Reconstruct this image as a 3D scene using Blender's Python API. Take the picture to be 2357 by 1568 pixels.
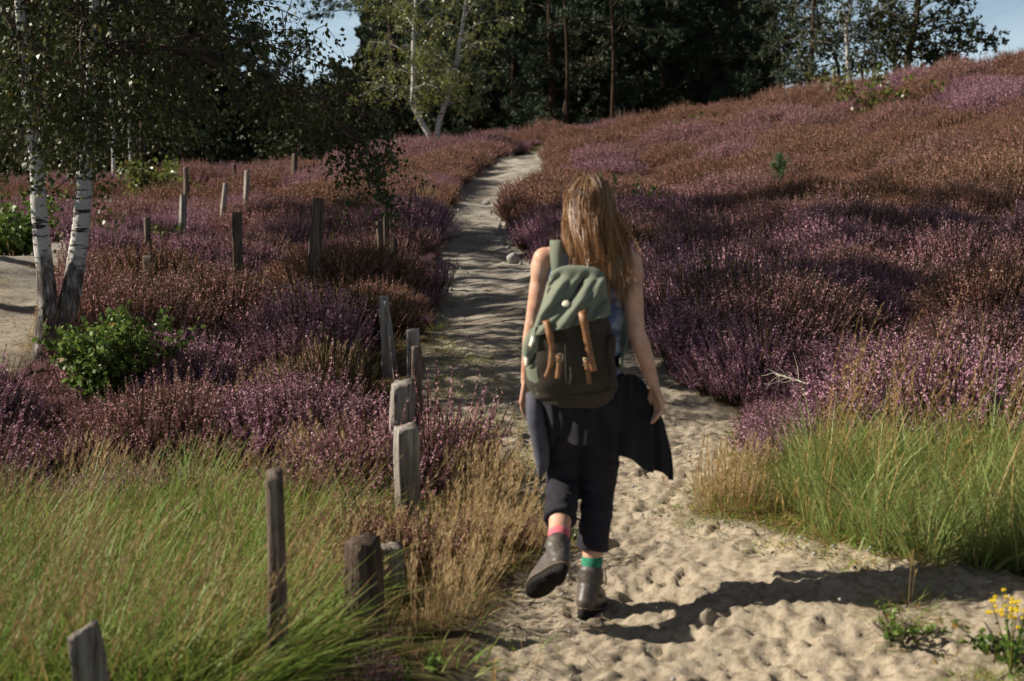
import bpy, math, random
import numpy as np
from mathutils import Vector, Matrix
from math import radians, sin, cos, pi, atan, tan

# ------------------------------------------------------------ clear, camera, sky, sun, exposure
for _o in list(bpy.data.objects):
    bpy.data.objects.remove(_o, do_unlink=True)
SC = bpy.context.scene
COL = SC.collection

FPX = 50.0 / 36.0 * 1024.0          # focal length in pixels of the 1024 px wide picture
CAM_Z = 1.55
K = 1024.0 / 2357.0                 # layout units: the photograph shown 2357 px wide
HORIZON = 489.0
PITCH = atan((340.5 - HORIZON * K) / FPX)
cam_d = bpy.data.cameras.new("camera")
cam_d.sensor_width = 36.0
cam_d.lens = 50.0
cam_d.clip_start = 0.05
cam_d.clip_end = 3000.0
cam_d.dof.use_dof = True
cam_d.dof.focus_distance = 10.5
cam_d.dof.aperture_fstop = 3.2
cam = bpy.data.objects.new("camera", cam_d)
COL.objects.link(cam)
cam.location = (0, 0, CAM_Z)
cam.rotation_euler = (pi / 2 - PITCH, 0, 0)
SC.camera = cam

SUN_EL = radians(33.0)
SUN_AZ = math.atan2(-0.998, 0.05)  # clockwise from +Y
world = bpy.data.worlds.new("World")
SC.world = world
world.use_nodes = True
_nt = world.node_tree
_bg = _nt.nodes["Background"]
_sky = _nt.nodes.new("ShaderNodeTexSky")
_sky.sky_type = 'NISHITA'
_sky.sun_disc = False
_sky.sun_elevation = SUN_EL
_sky.sun_rotation = SUN_AZ
_sky.air_density = .75
_sky.dust_density = .35
_sky.ozone_density = 1.0
# thin pale cloud and haze, thickest low over the horizon
_tc = _nt.nodes.new("ShaderNodeTexCoord")
_sx = _nt.nodes.new("ShaderNodeSeparateXYZ")
_nt.links.new(_tc.outputs["Generated"], _sx.inputs[0])
_mp = _nt.nodes.new("ShaderNodeMapping"); _mp.inputs["Scale"].default_value = (5.0, 5.0, 22.0)
_nt.links.new(_tc.outputs["Generated"], _mp.inputs["Vector"])
_nz = _nt.nodes.new("ShaderNodeTexNoise"); _nz.inputs["Scale"].default_value = 1.0; _nz.inputs["Detail"].default_value = 6.0
_nz.inputs["Roughness"].default_value = .6; _nz.inputs["Distortion"].default_value = .6
_nt.links.new(_mp.outputs[0], _nz.inputs["Vector"])
_lo = _nt.nodes.new("ShaderNodeMapRange")
_lo.inputs[1].default_value = .09; _lo.inputs[2].default_value = .22; _lo.inputs[3].default_value = .75; _lo.inputs[4].default_value = .0
_nt.links.new(_sx.outputs[2], _lo.inputs[0])
_cr = _nt.nodes.new("ShaderNodeMapRange")
_cr.inputs[1].default_value = .38; _cr.inputs[2].default_value = .66; _cr.inputs[3].default_value = .45; _cr.inputs[4].default_value = 1.0
_nt.links.new(_nz.outputs["Fac"], _cr.inputs[0])
_mu = _nt.nodes.new("ShaderNodeMath"); _mu.operation = 'MULTIPLY'
_nt.links.new(_lo.outputs[0], _mu.inputs[0]); _nt.links.new(_cr.outputs[0], _mu.inputs[1])
_mc = _nt.nodes.new("ShaderNodeMix"); _mc.data_type = 'RGBA'
_nt.links.new(_mu.outputs[0], _mc.inputs[0])
_nt.links.new(_sky.outputs[0], _mc.inputs[6])
_mc.inputs[7].default_value = (8.6, 10.6, 11.6, 1)
# grey added over the unseen upper sky for a dimmer, less blue fill
_hi = _nt.nodes.new("ShaderNodeMapRange")
_hi.inputs[1].default_value = .16; _hi.inputs[2].default_value = .40; _hi.inputs[3].default_value = .0; _hi.inputs[4].default_value = .70
_nt.links.new(_sx.outputs[2], _hi.inputs[0])
_mh = _nt.nodes.new("ShaderNodeMix"); _mh.data_type = 'RGBA'
_nt.links.new(_hi.outputs[0], _mh.inputs[0])
_nt.links.new(_mc.outputs[2], _mh.inputs[6])
_mh.inputs[7].default_value = (1.55, 1.5, 1.4, 1)
_nt.links.new(_mh.outputs[2], _bg.inputs[0])
_bg.inputs[1].default_value = 0.05

sun_d = bpy.data.lights.new("sun", 'SUN')
sun_d.energy = 5.0
sun_d.angle = radians(0.6)
sun_d.color = (1.0, 0.915, 0.77)
sun = bpy.data.objects.new("sun", sun_d)
COL.objects.link(sun)
SUN_DIR = Vector((sin(SUN_AZ) * cos(SUN_EL), cos(SUN_AZ) * cos(SUN_EL), sin(SUN_EL)))
sun.rotation_euler = SUN_DIR.to_track_quat('Z', 'Y').to_euler()

SC.view_settings.view_transform = 'Standard'
SC.view_settings.look = 'None'
SC.view_settings.gamma = 1.0
SC.view_settings.use_curve_mapping = False
SC.view_settings.exposure = 0.80
SC.render.engine = 'CYCLES'
SC.cycles.max_bounces = 6
SC.cycles.diffuse_bounces = 2
SC.cycles.glossy_bounces = 2
SC.cycles.transmission_bounces = 3
SC.cycles.transparent_max_bounces = 6
SC.cycles.caustics_reflective = False
SC.cycles.caustics_refractive = False

# ------------------------------------------------------------ layout helpers
_cp, _sp = cos(PITCH), sin(PITCH)


def P(u, v, y):
    """point at distance y on the sight line of layout position (u, v)"""
    a = (u * K - 512.0) / FPX
    b = (340.5 - v * K) / FPX
    d = Vector((a, _cp + b * _sp, b * _cp - _sp))
    t = y / d.y
    return Vector((d.x * t, y, CAM_Z + d.z * t))


def to_uv(x, y, z):
    dz = z - CAM_Z
    f = y * _cp - dz * _sp
    up = y * _sp + dz * _cp
    f = np.maximum(f, 0.05)
    return (512.0 + FPX * x / f) / K, (340.5 - FPX * up / f) / K


def tag(o, label=None, cat=None, group=None, kind=None):
    if label: o["label"] = label
    if cat: o["category"] = cat
    if group: o["group"] = group
    if kind: o["kind"] = kind
    return o


def empty(name, loc, rz=0.0, label=None, cat=None, group=None):
    o = bpy.data.objects.new(name, None)
    COL.objects.link(o)
    o.location = loc
    o.rotation_euler = (0, 0, rz)
    o.empty_display_size = 0.1
    return tag(o, label, cat, group)


class Geo:
    """collects vertices and faces, then links them as one mesh"""
    def __init__(self):
        self.v = []; self.f = []; self.n = 0

    def add(self, V, F, m=0):
        V = np.asarray(V, float).reshape(-1, 3)
        F = np.asarray(F, int)
        if len(F):
            self.f.append((F + self.n, m))
        self.v.append(V)
        self.n += len(V)
        return self

    def mesh(self, name, mats, smooth=True, attrs=None):
        V = np.concatenate(self.v) if self.v else np.zeros((0, 3))
        me = bpy.data.meshes.new(name)
        me.vertices.add(len(V))
        me.vertices.foreach_set("co", V.astype(np.float32).ravel())
        loops = np.concatenate([f.ravel() for f, m in self.f])
        tot = np.concatenate([np.full(len(f), f.shape[1]) for f, m in self.f])
        mi = np.concatenate([np.full(len(f), m) for f, m in self.f])
        start = np.concatenate([[0], np.cumsum(tot)[:-1]])
        me.loops.add(len(loops))
        me.loops.foreach_set("vertex_index", loops.astype(np.int32))
        me.polygons.add(len(tot))
        me.polygons.foreach_set("loop_start", start.astype(np.int32))
        me.polygons.foreach_set("material_index", mi.astype(np.int32))
        if smooth:
            me.polygons.foreach_set("use_smooth", np.ones(len(tot), dtype=bool))
        for m in (mats if isinstance(mats, (list, tuple)) else [mats]):
            me.materials.append(m)
        if attrs:
            for k, a in attrs.items():
                at = me.attributes.new(k, 'FLOAT', 'POINT')
                at.data.foreach_set("value", np.asarray(a, np.float32))
        me.update(calc_edges=True)
        me.validate()
        return me

    def obj(self, name, mats, parent=None, smooth=True, attrs=None, col=COL):
        o = bpy.data.objects.new(name, self.mesh(name, mats, smooth, attrs))
        if col: col.objects.link(o)
        if parent is not None:
            o.parent = parent
        return o


def frames(pts):
    pts = [Vector(p) for p in pts]
    out = []
    prev = None
    for i, p in enumerate(pts):
        t = (pts[min(i + 1, len(pts) - 1)] - pts[max(i - 1, 0)])
        if t.length < 1e-9: t = Vector((0, 0, 1))
        t.normalize()
        if prev is None:
            ref = Vector((1, 0, 0)) if abs(t.x) < 0.8 else Vector((0, 1, 0))
            a = (ref - t * ref.dot(t)).normalized()
        else:
            a = prev - t * prev.dot(t)
            a = a.normalized() if a.length > 1e-6 else t.orthogonal().normalized()
        prev = a
        out.append((p, t, a, t.cross(a)))
    return out


def tube(pts, radii, sides=6, cap=True, lump=0.0, rng=None, squash=None):
    fr = frames(pts)
    n = len(fr)
    if not hasattr(radii, '__len__'): radii = [radii] * n
    V = []
    for i, (p, t, a, b) in enumerate(fr):
        for k in range(sides):
            an = 2 * pi * k / sides
            r = radii[i]
            if lump and rng: r *= 1 + rng.uniform(-lump, lump)
            s = squash if squash else 1.0
            V.append(p + a * (cos(an) * r) + b * (sin(an) * r * s))
    F = [[i * sides + k, i * sides + (k + 1) % sides, (i + 1) * sides + (k + 1) % sides, (i + 1) * sides + k]
         for i in range(n - 1) for k in range(sides)]
    T = []
    if cap:
        V.append(fr[0][0]); V.append(fr[-1][0])
        c0, c1 = n * sides, n * sides + 1
        for k in range(sides):
            T.append([c0, (k + 1) % sides, k])
            T.append([c1, (n - 1) * sides + k, (n - 1) * sides + (k + 1) % sides])
    return V, F, T


def add_tube(g, pts, radii, sides=6, m=0, cap=True, **kw):
    V, F, T = tube(pts, radii, sides, cap, **kw)
    base = g.n
    g.v.append(np.array([tuple(v) for v in V])); g.n += len(V)
    g.f.append((np.array(F) + base, m))
    if T: g.f.append((np.array(T) + base, m))


def capsule(g, p0, p1, r0, r1, sides=14, m=0, sq=1.0):
    p0, p1 = Vector(p0), Vector(p1)
    d = (p1 - p0)
    L = d.length
    d = d / L if L > 1e-6 else Vector((0, 0, 1))
    pts, rr = [], []
    for k in range(5):
        a = pi / 2 * k / 5
        pts.append(p0 - d * (r0 * cos(a))); rr.append(max(r0 * sin(a), 0.0006))
    for k in range(7):
        s = k / 6
        pts.append(p0.lerp(p1, s)); rr.append(r0 + (r1 - r0) * s)
    for k in range(1, 6):
        a = pi / 2 * k / 5
        pts.append(p1 + d * (r1 * sin(a))); rr.append(max(r1 * cos(a), 0.0006))
    add_tube(g, pts, rr, sides, m, True, squash=sq)


def ellipsoid(g, c, r, rot=None, m=0, nu=18, nv=12):
    V = []
    for j in range(nv + 1):
        th = pi * j / nv
        for i in range(nu):
            ph = 2 * pi * i / nu
            p = Vector((r[0] * sin(th) * cos(ph), r[1] * sin(th) * sin(ph), r[2] * cos(th)))
            if rot is not None: p = rot @ p
            V.append(tuple(Vector(c) + p))
    F = [[j * nu + i, (j + 1) * nu + i, (j + 1) * nu + (i + 1) % nu, j * nu + (i + 1) % nu]
         for j in range(nv) for i in range(nu)]
    g.add(V, F, m)


def loft(g, rings, m=0, cap=True, closed=True):
    """rings: list of equally long point lists"""
    n = len(rings[0])
    V = [tuple(p) for r in rings for p in r]
    kk = n if closed else n - 1
    F = [[i * n + k, i * n + (k + 1) % n, (i + 1) * n + (k + 1) % n, (i + 1) * n + k]
         for i in range(len(rings) - 1) for k in range(kk)]
    base = g.n
    if cap and closed:
        c0 = np.mean(np.array([tuple(p) for p in rings[0]]), axis=0)
        c1 = np.mean(np.array([tuple(p) for p in rings[-1]]), axis=0)
        nv = len(V)
        V += [tuple(c0), tuple(c1)]
        T = []
        o = (len(rings) - 1) * n
        for k in range(n):
            T.append([nv, (k + 1) % n, k])
            T.append([nv + 1, o + k, o + (k + 1) % n])
    g.v.append(np.array(V)); g.n += len(V)
    g.f.append((np.array(F) + base, m))
    if cap and closed:
        g.f.append((np.array(T) + base, m))


def box_strip(g, pts, widths, normals, thick, m=0):
    """ribbon with thickness along points; normals = outward direction per point"""
    pts = [Vector(p) for p in pts]
    n = len(pts)
    rings = []
    for i, p in enumerate(pts):
        t = (pts[min(i + 1, n - 1)] - pts[max(i - 1, 0)]).normalized()
        nn = Vector(normals[i] if isinstance(normals, list) else normals)
        nn = (nn - t * nn.dot(t)).normalized()
        s = t.cross(nn)
        w = widths[i] if hasattr(widths, '__len__') else widths
        rings.append([p - s * w / 2, p + s * w / 2, p + s * w / 2 + nn * thick, p - s * w / 2 + nn * thick])
    loft(g, rings, m)


# ------------------------------------------------------------ noise
def _hash(ix, iy, seed):
    h = (ix.astype(np.int64) * 374761393 + iy.astype(np.int64) * 668265263 + seed * 982451653) & 0x7fffffff
    h = ((h ^ (h >> 13)) * 1274126177) & 0x7fffffff
    h = (h ^ (h >> 16)) & 0xffff
    return h / 65535.0


def vnoise(x, y, seed=0):
    x = np.asarray(x, float); y = np.asarray(y, float)
    ix = np.floor(x); iy = np.floor(y)
    fx = x - ix; fy = y - iy
    fx = fx * fx * fx * (fx * (fx * 6 - 15) + 10)
    fy = fy * fy * fy * (fy * (fy * 6 - 15) + 10)
    ix = ix.astype(np.int64); iy = iy.astype(np.int64)
    a = _hash(ix, iy, seed); b = _hash(ix + 1, iy, seed)
    c = _hash(ix, iy + 1, seed); d = _hash(ix + 1, iy + 1, seed)
    return (a + (b - a) * fx + (c - a) * fy + (a - b - c + d) * fx * fy) * 2 - 1


def fbm(x, y, seed=0, octv=4, gain=0.5, lac=2.03):
    s = 0; amp = 1; tot = 0
    c, sn = cos(0.6), sin(0.6)
    for i in range(octv):
        s = s + amp * vnoise(x, y, seed + i * 17)
        tot += amp
        amp *= gain
        x, y = (x * c - y * sn) * lac, (x * sn + y * c) * lac
    return s / tot


def inside(poly, x, y):
    x = np.asarray(x, float); y = np.asarray(y, float)
    r = np.zeros(x.shape, bool)
    n = len(poly)
    for i in range(n):
        x0, y0 = poly[i]; x1, y1 = poly[(i + 1) % n]
        if y0 == y1: continue
        c = ((y0 > y) != (y1 > y))
        r ^= c & (x < (x1 - x0) * (y - y0) / (y1 - y0) + x0)
    return r


def edge_dist(poly, x, y):
    x = np.asarray(x, float); y = np.asarray(y, float)
    d = np.full(x.shape, 1e9)
    n = len(poly)
    for i in range(n):
        x0, y0 = poly[i]; x1, y1 = poly[(i + 1) % n]
        dx, dy = x1 - x0, y1 - y0
        L = dx * dx + dy * dy
        if L < 1e-12: continue
        t = np.clip(((x - x0) * dx + (y - y0) * dy) / L, 0, 1)
        d = np.minimum(d, np.hypot(x - x0 - t * dx, y - y0 - t * dy))
    return d


def sstep(a, b, x):
    t = np.clip((x - a) / (b - a), 0, 1)
    return t * t * (3 - 2 * t)


# ------------------------------------------------------------ materials
def new_mat(name):
    m = bpy.data.materials.new(name)
    m.use_nodes = True
    nt = m.node_tree
    b = nt.nodes["Principled BSDF"]
    return m, nt, b


def N(nt, t, **kw):
    n = nt.nodes.new(t)
    for k, v in kw.items():
        setattr(n, k, v)
    return n


def ramp(nt, fac, stops, interp='LINEAR'):
    r = nt.nodes.new("ShaderNodeValToRGB")
    r.color_ramp.interpolation = interp
    el = r.color_ramp.elements
    while len(el) < len(stops): el.new(0.5)
    for e, (p, c) in zip(el, stops):
        e.position = p
        e.color = (c[0], c[1], c[2], 1)
    if fac is not None: nt.links.new(fac, r.inputs[0])
    return r.outputs[0]


def mixc(nt, fac, a, b, mode='MIX'):
    n = nt.nodes.new("ShaderNodeMix")
    n.data_type = 'RGBA'; n.blend_type = mode
    if isinstance(fac, (int, float)): n.inputs[0].default_value = fac
    else: nt.links.new(fac, n.inputs[0])
    for s, v in ((n.inputs[6], a), (n.inputs[7], b)):
        if isinstance(v, (tuple, list)): s.default_value = (v[0], v[1], v[2], 1)
        else: nt.links.new(v, s)
    return n.outputs[2]


def math_n(nt, op, a, b=None):
    n = nt.nodes.new("ShaderNodeMath"); n.operation = op
    for s, v in ((n.inputs[0], a), (n.inputs[1], b)):
        if v is None: continue
        if isinstance(v, (int, float)): s.default_value = v
        else: nt.links.new(v, s)
    return n.outputs[0]


def noise_n(nt, vec, scale, detail=4, rough=0.55, dist=0.0):
    n = nt.nodes.new("ShaderNodeTexNoise")
    n.inputs["Scale"].default_value = scale
    n.inputs["Detail"].default_value = detail
    n.inputs["Roughness"].default_value = rough
    n.inputs["Distortion"].default_value = dist
    if vec is not None: nt.links.new(vec, n.inputs["Vector"])
    return n.outputs["Fac"]


def coord(nt, kind='Object'):
    return nt.nodes.new("ShaderNodeTexCoord").outputs[kind]


def position(nt):
    return nt.nodes.new("ShaderNodeNewGeometry").outputs["Position"]


def mapping(nt, vec, scale=(1, 1, 1)):
    m = nt.nodes.new("ShaderNodeMapping")
    m.inputs["Scale"].default_value = scale
    nt.links.new(vec, m.inputs["Vector"])
    return m.outputs[0]


def bump(nt, b, h, strength=0.5, dist=0.01):
    n = nt.nodes.new("ShaderNodeBump")
    n.inputs["Strength"].default_value = strength
    n.inputs["Distance"].default_value = dist
    nt.links.new(h, n.inputs["Height"])
    nt.links.new(n.outputs[0], b.inputs["Normal"])


def leaf_mat(name, stops, rough=0.5, trans=0.3, spec=0.3, tint=None):
    """thin plant tissue: colour varies from leaf to leaf; some light passes through"""
    m, nt, b = new_mat(name)
    g = nt.nodes.new("ShaderNodeNewGeometry")
    r = g.outputs["Random Per Island"]
    oi = nt.nodes.new("ShaderNodeObjectInfo").outputs["Random"]
    s = math_n(nt, 'FRACT', math_n(nt, 'ADD', r, oi))
    c = ramp(nt, s, stops)
    if tint:                                   # large soft patches of another colour over the heath
        nz = noise_n(nt, g.outputs["Position"], tint[0] or 1.0, 3, 0.6)
        f = ramp(nt, nz, [(tint[1], (0, 0, 0)), (tint[2], (1, 1, 1))])
        if tint[0] is None:
            ia = nt.nodes.new("ShaderNodeAttribute"); ia.attribute_type = 'INSTANCER'; ia.attribute_name = "tint"
            f = ia.outputs["Fac"]
        c2 = ramp(nt, s, tint[3])
        c = mixc(nt, f, c, c2)
    nt.links.new(c, b.inputs["Base Color"])
    b.inputs["Roughness"].default_value = rough
    b.inputs["Specular IOR Level"].default_value = spec
    if trans > 0:
        t = nt.nodes.new("ShaderNodeBsdfTranslucent")
        nt.links.new(c, t.inputs["Color"])
        mx = nt.nodes.new("ShaderNodeMixShader")
        mx.inputs[0].default_value = trans
        nt.links.new(b.outputs[0], mx.inputs[1])
        nt.links.new(t.outputs[0], mx.inputs[2])
        nt.links.new(mx.outputs[0], nt.nodes["Material Output"].inputs["Surface"])
    return m


def plain_mat(name, c0, c1, scale=20.0, rough=0.8, spec=0.3, bmp=0.0, bscale=60.0, bdist=0.005, stretch=(1, 1, 1)):
    m, nt, b = new_mat(name)
    v = mapping(nt, coord(nt), stretch)
    nz = noise_n(nt, v, scale, 5, 0.6)
    nt.links.new(ramp(nt, nz, [(0.3, c0), (0.7, c1)]), b.inputs["Base Color"])
    b.inputs["Roughness"].default_value = rough
    b.inputs["Specular IOR Level"].default_value = spec
    if bmp: bump(nt, b, noise_n(nt, v, bscale, 6, 0.65), bmp, bdist)
    return m
# ------------------------------------------------------------ terrain
CTRL = []                         # (x, y, z) of bare ground


def cu(u, v, y, h=0.0):
    p = P(u, v, y)
    CTRL.append((p.x, p.y, p.z - h))


for a in [(1050, 1568, 4.7), (1600, 1568, 4.7), (2300, 1568, 4.68), (1360, 1400, 5.57), (1240, 1180, 6.95), (1450, 1180, 6.95),
          (1650, 1160, 6.85), (1200, 1000, 8.6), (1500, 1000, 8.6), (1740, 1000, 8.3), (1100, 850, 10.2), (1560, 850, 10.2),
          (1000, 750, 11.9), (1450, 750, 11.9), (1020, 600, 17.7), (1220, 600, 17.7), (1100, 540, 20.6), (1160, 480, 24.6),
          (1060, 470, 25.0), (1200, 400, 31.0), (1212, 352, 38.0), (2250, 1310, 5.2), (1980, 1225, 6.0),
          # right slope, seen over heather tops
          (2357, 900, 7.5, .4), (2357, 750, 10, .38), (2357, 600, 12.6, .38), (2357, 450, 18.5, .38), (2357, 300, 26, .4),
          (2357, 128, 35, .4), (1900, 800, 9.6, .33), (1900, 700, 11, .35), (1900, 600, 13.2, .35), (1900, 520, 16.5, .36),
          (1900, 450, 20, .36), (1800, 380, 26, .38), (1900, 300, 31, .4), (1960, 195, 38, .4), (1750, 880, 9.2, .3),
          (1400, 420, 27, .33), (1330, 560, 19, .22), (1480, 272, 44, .4), (1250, 292, 46, .4), (1700, 240, 41, .4),
          (1350, 330, 40, .4), (2150, 165, 37, .4),
          # middle ridge and left
          (930, 370, 34, .35), (1000, 328, 40.5, .3), (750, 400, 30, .35), (600, 440, 27, .35), (480, 475, 25, .35),
          (350, 540, 21, .35), (230, 620, 16, .35), (540, 640, 14, .35), (700, 620, 14, .35), (880, 665, 13.5, .3),
          (500, 700, 12.3, .3), (300, 780, 11, .33), (105, 812, 10.7), (40, 700, 13), (60, 590, 17), (0, 650, 14.5),
          (100, 900, 9, .3), (300, 900, 9, .35), (600, 900, 9.2, .3), (850, 900, 8.8, .25), (940, 1240, 6.75), (0, 1050, 7.6, .35),
          (60, 400, 40, .4), (400, 432, 33, .4), (150, 465, 30, .4), (0, 545, 20, .35), (300, 405, 43, .4)]:
    cu(*a)
CTRL += [(-1.6, 4.5, -.1), (-2.6, 5.6, -.12), (-1.0, 3, -.08), (0, 2, -.05), (2, 2.6, .05), (0, -3, -.2), (0, -12, -.6), (-8, 0, -.3),
         (8, 0, .5), (-14, 12, .6), (15, 12, 1.6), (-22, 30, 1.6), (24, 30, 4.6), (-30, 60, 2.4), (0, 62, 3.6), (10, 52, 4.2),
         (14, 60, 3.4), (30, 60, 3.6), (0, 110, 3.2), (-60, 110, 2.5), (60, 110, 3.0), (-60, 20, 1), (60, 20, 3), (0, -60, -1.5)]
_C = np.array(CTRL)


def _phi(r2):
    return 0.5 * r2 * np.log(np.maximum(r2, 1e-12))


_n = len(_C)
_A = np.zeros((_n + 3, _n + 3))
_A[:_n, :_n] = _phi(((_C[:, None, :2] - _C[None, :, :2]) ** 2).sum(-1)) + np.eye(_n) * 0.6
_A[:_n, _n] = 1; _A[:_n, _n + 1:] = _C[:, :2]; _A[_n, :_n] = 1; _A[_n + 1:, :_n] = _C[:, :2].T
_W = np.linalg.solve(_A, np.concatenate([_C[:, 2], np.zeros(3)]))


def tps(x, y):
    x = np.asarray(x, float); y = np.asarray(y, float)
    sh = x.shape
    xf = x.ravel(); yf = y.ravel()
    out = np.empty(xf.size)
    for i in range(0, xf.size, 20000):
        a = xf[i:i + 20000]; b = yf[i:i + 20000]
        out[i:i + 20000] = _phi((a[:, None] - _C[None, :, 0]) ** 2 + (b[:, None] - _C[None, :, 1]) ** 2) @ _W[:_n] \
            + _W[_n] + _W[_n + 1] * a + _W[_n + 2] * b
    return out.reshape(sh)


# coarse lookup of the smooth ground, then bilinear reading
_GX = np.arange(-64, 64.01, 0.5); _GY = np.arange(-14, 122.01, 0.5)
_GZ = tps(*np.meshgrid(_GX, _GY, indexing='xy'))


def zbase(x, y):
    x = np.asarray(x, float); y = np.asarray(y, float)
    fx = np.clip((x - _GX[0]) / 0.5, 0, len(_GX) - 1.001); fy = np.clip((y - _GY[0]) / 0.5, 0, len(_GY) - 1.001)
    i = fx.astype(int); j = fy.astype(int); a = fx - i; b = fy - j
    z = (_GZ[j, i] * (1 - a) + _GZ[j, i + 1] * a) * (1 - b) + (_GZ[j + 1, i] * (1 - a) + _GZ[j + 1, i + 1] * a) * b
    return z


def ground_at(u, v, y0=2.6, y1=60.0):
    """first meeting of a sight line with the smooth ground"""
    last = None
    y = y0
    while y < y1:
        p = P(u, v, y)
        d = p.z - float(zbase(p.x, p.y))
        if d <= 0:
            if last is None: return p
            yl, dl = last
            for _ in range(20):
                ym = 0.5 * (yl + y); q = P(u, v, ym)
                if q.z - float(zbase(q.x, q.y)) > 0: yl = ym
                else: y = ym
            q = P(u, v, y)
            return Vector((q.x, q.y, float(zbase(q.x, q.y))))
        last = (y, d)
        y *= 1.006
    return P(u, v, y1)


def gpoly(uvs):
    r = []
    for u, v in uvs:
        p = ground_at(u, v)
        r.append((p.x, p.y))
    return r


PATH_UV_L = [(960, 1760), (1050, 1568), (1085, 1480), (1140, 1400), (1215, 1300), (1235, 1200), (1170, 1090), (1000, 970), (960, 880), (955, 830),
             (980, 780), (1000, 700), (1004, 620), (998, 540), (1030, 470), (1084, 402), (1152, 358), (1220, 344)]
PATH_UV_R = [(1268, 346), (1250, 392), (1200, 432), (1174, 475), (1176, 520), (1208, 560), (1238, 605), (1320, 690), (1480, 775),
             (1560, 850), (1640, 905), (1720, 965), (1755, 1015), (1700, 1070), (1640, 1110), (1635, 1165), (1770, 1190), (1960, 1228), (2120, 1268), (2357, 1300), (2760, 1320), (3100, 1760)]
PATH = gpoly(PATH_UV_L + PATH_UV_R)
_e0 = ground_at(1244, 346)
# the path turns to the right behind the crest
_top = (_e0.x, _e0.y)
PATH = PATH[:len(PATH_UV_L)] + [(_top[0] + .9, _top[1] + 1.6), (_top[0] + 3.4, _top[1] + 2.6), (_top[0] + 3.6, _top[1] + 1.7),
                                (_top[0] + 1.4, _top[1] + .4)] + PATH[len(PATH_UV_L):]
PATH = [(0.2, 1.0), (-0.1, 2.6)] + PATH + [(3.6, 2.4), (3.4, 1.0)]
SAND2 = gpoly([(-300, 560), (150, 556), (240, 530), (228, 600), (200, 660), (172, 720), (140, 790), (90, 830), (30, 880), (-300, 930)])

_rs = np.random.default_rng(5)
_fp = []                                            # shoe prints: x, y, heading, length, depth
for _ in range(420):
    yy = 2.6 + 6.5 * _rs.random() ** 1.1
    xx = _rs.uniform(-0.6, 3.6)
    _fp.append((xx, yy, _rs.normal(0.1, 0.6) + (pi if _rs.random() < .4 else 0), _rs.uniform(.22, .3), _rs.uniform(.005, .018)))


def path_sd(x, y):
    """signed distance to the path edge, positive inside"""
    d = edge_dist(PATH, x, y)
    return np.where(inside(PATH, x, y), d, -d)


def sand2_sd(x, y):
    d = edge_dist(SAND2, x, y)
    return np.where(inside(SAND2, x, y), d, -d)


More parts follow.
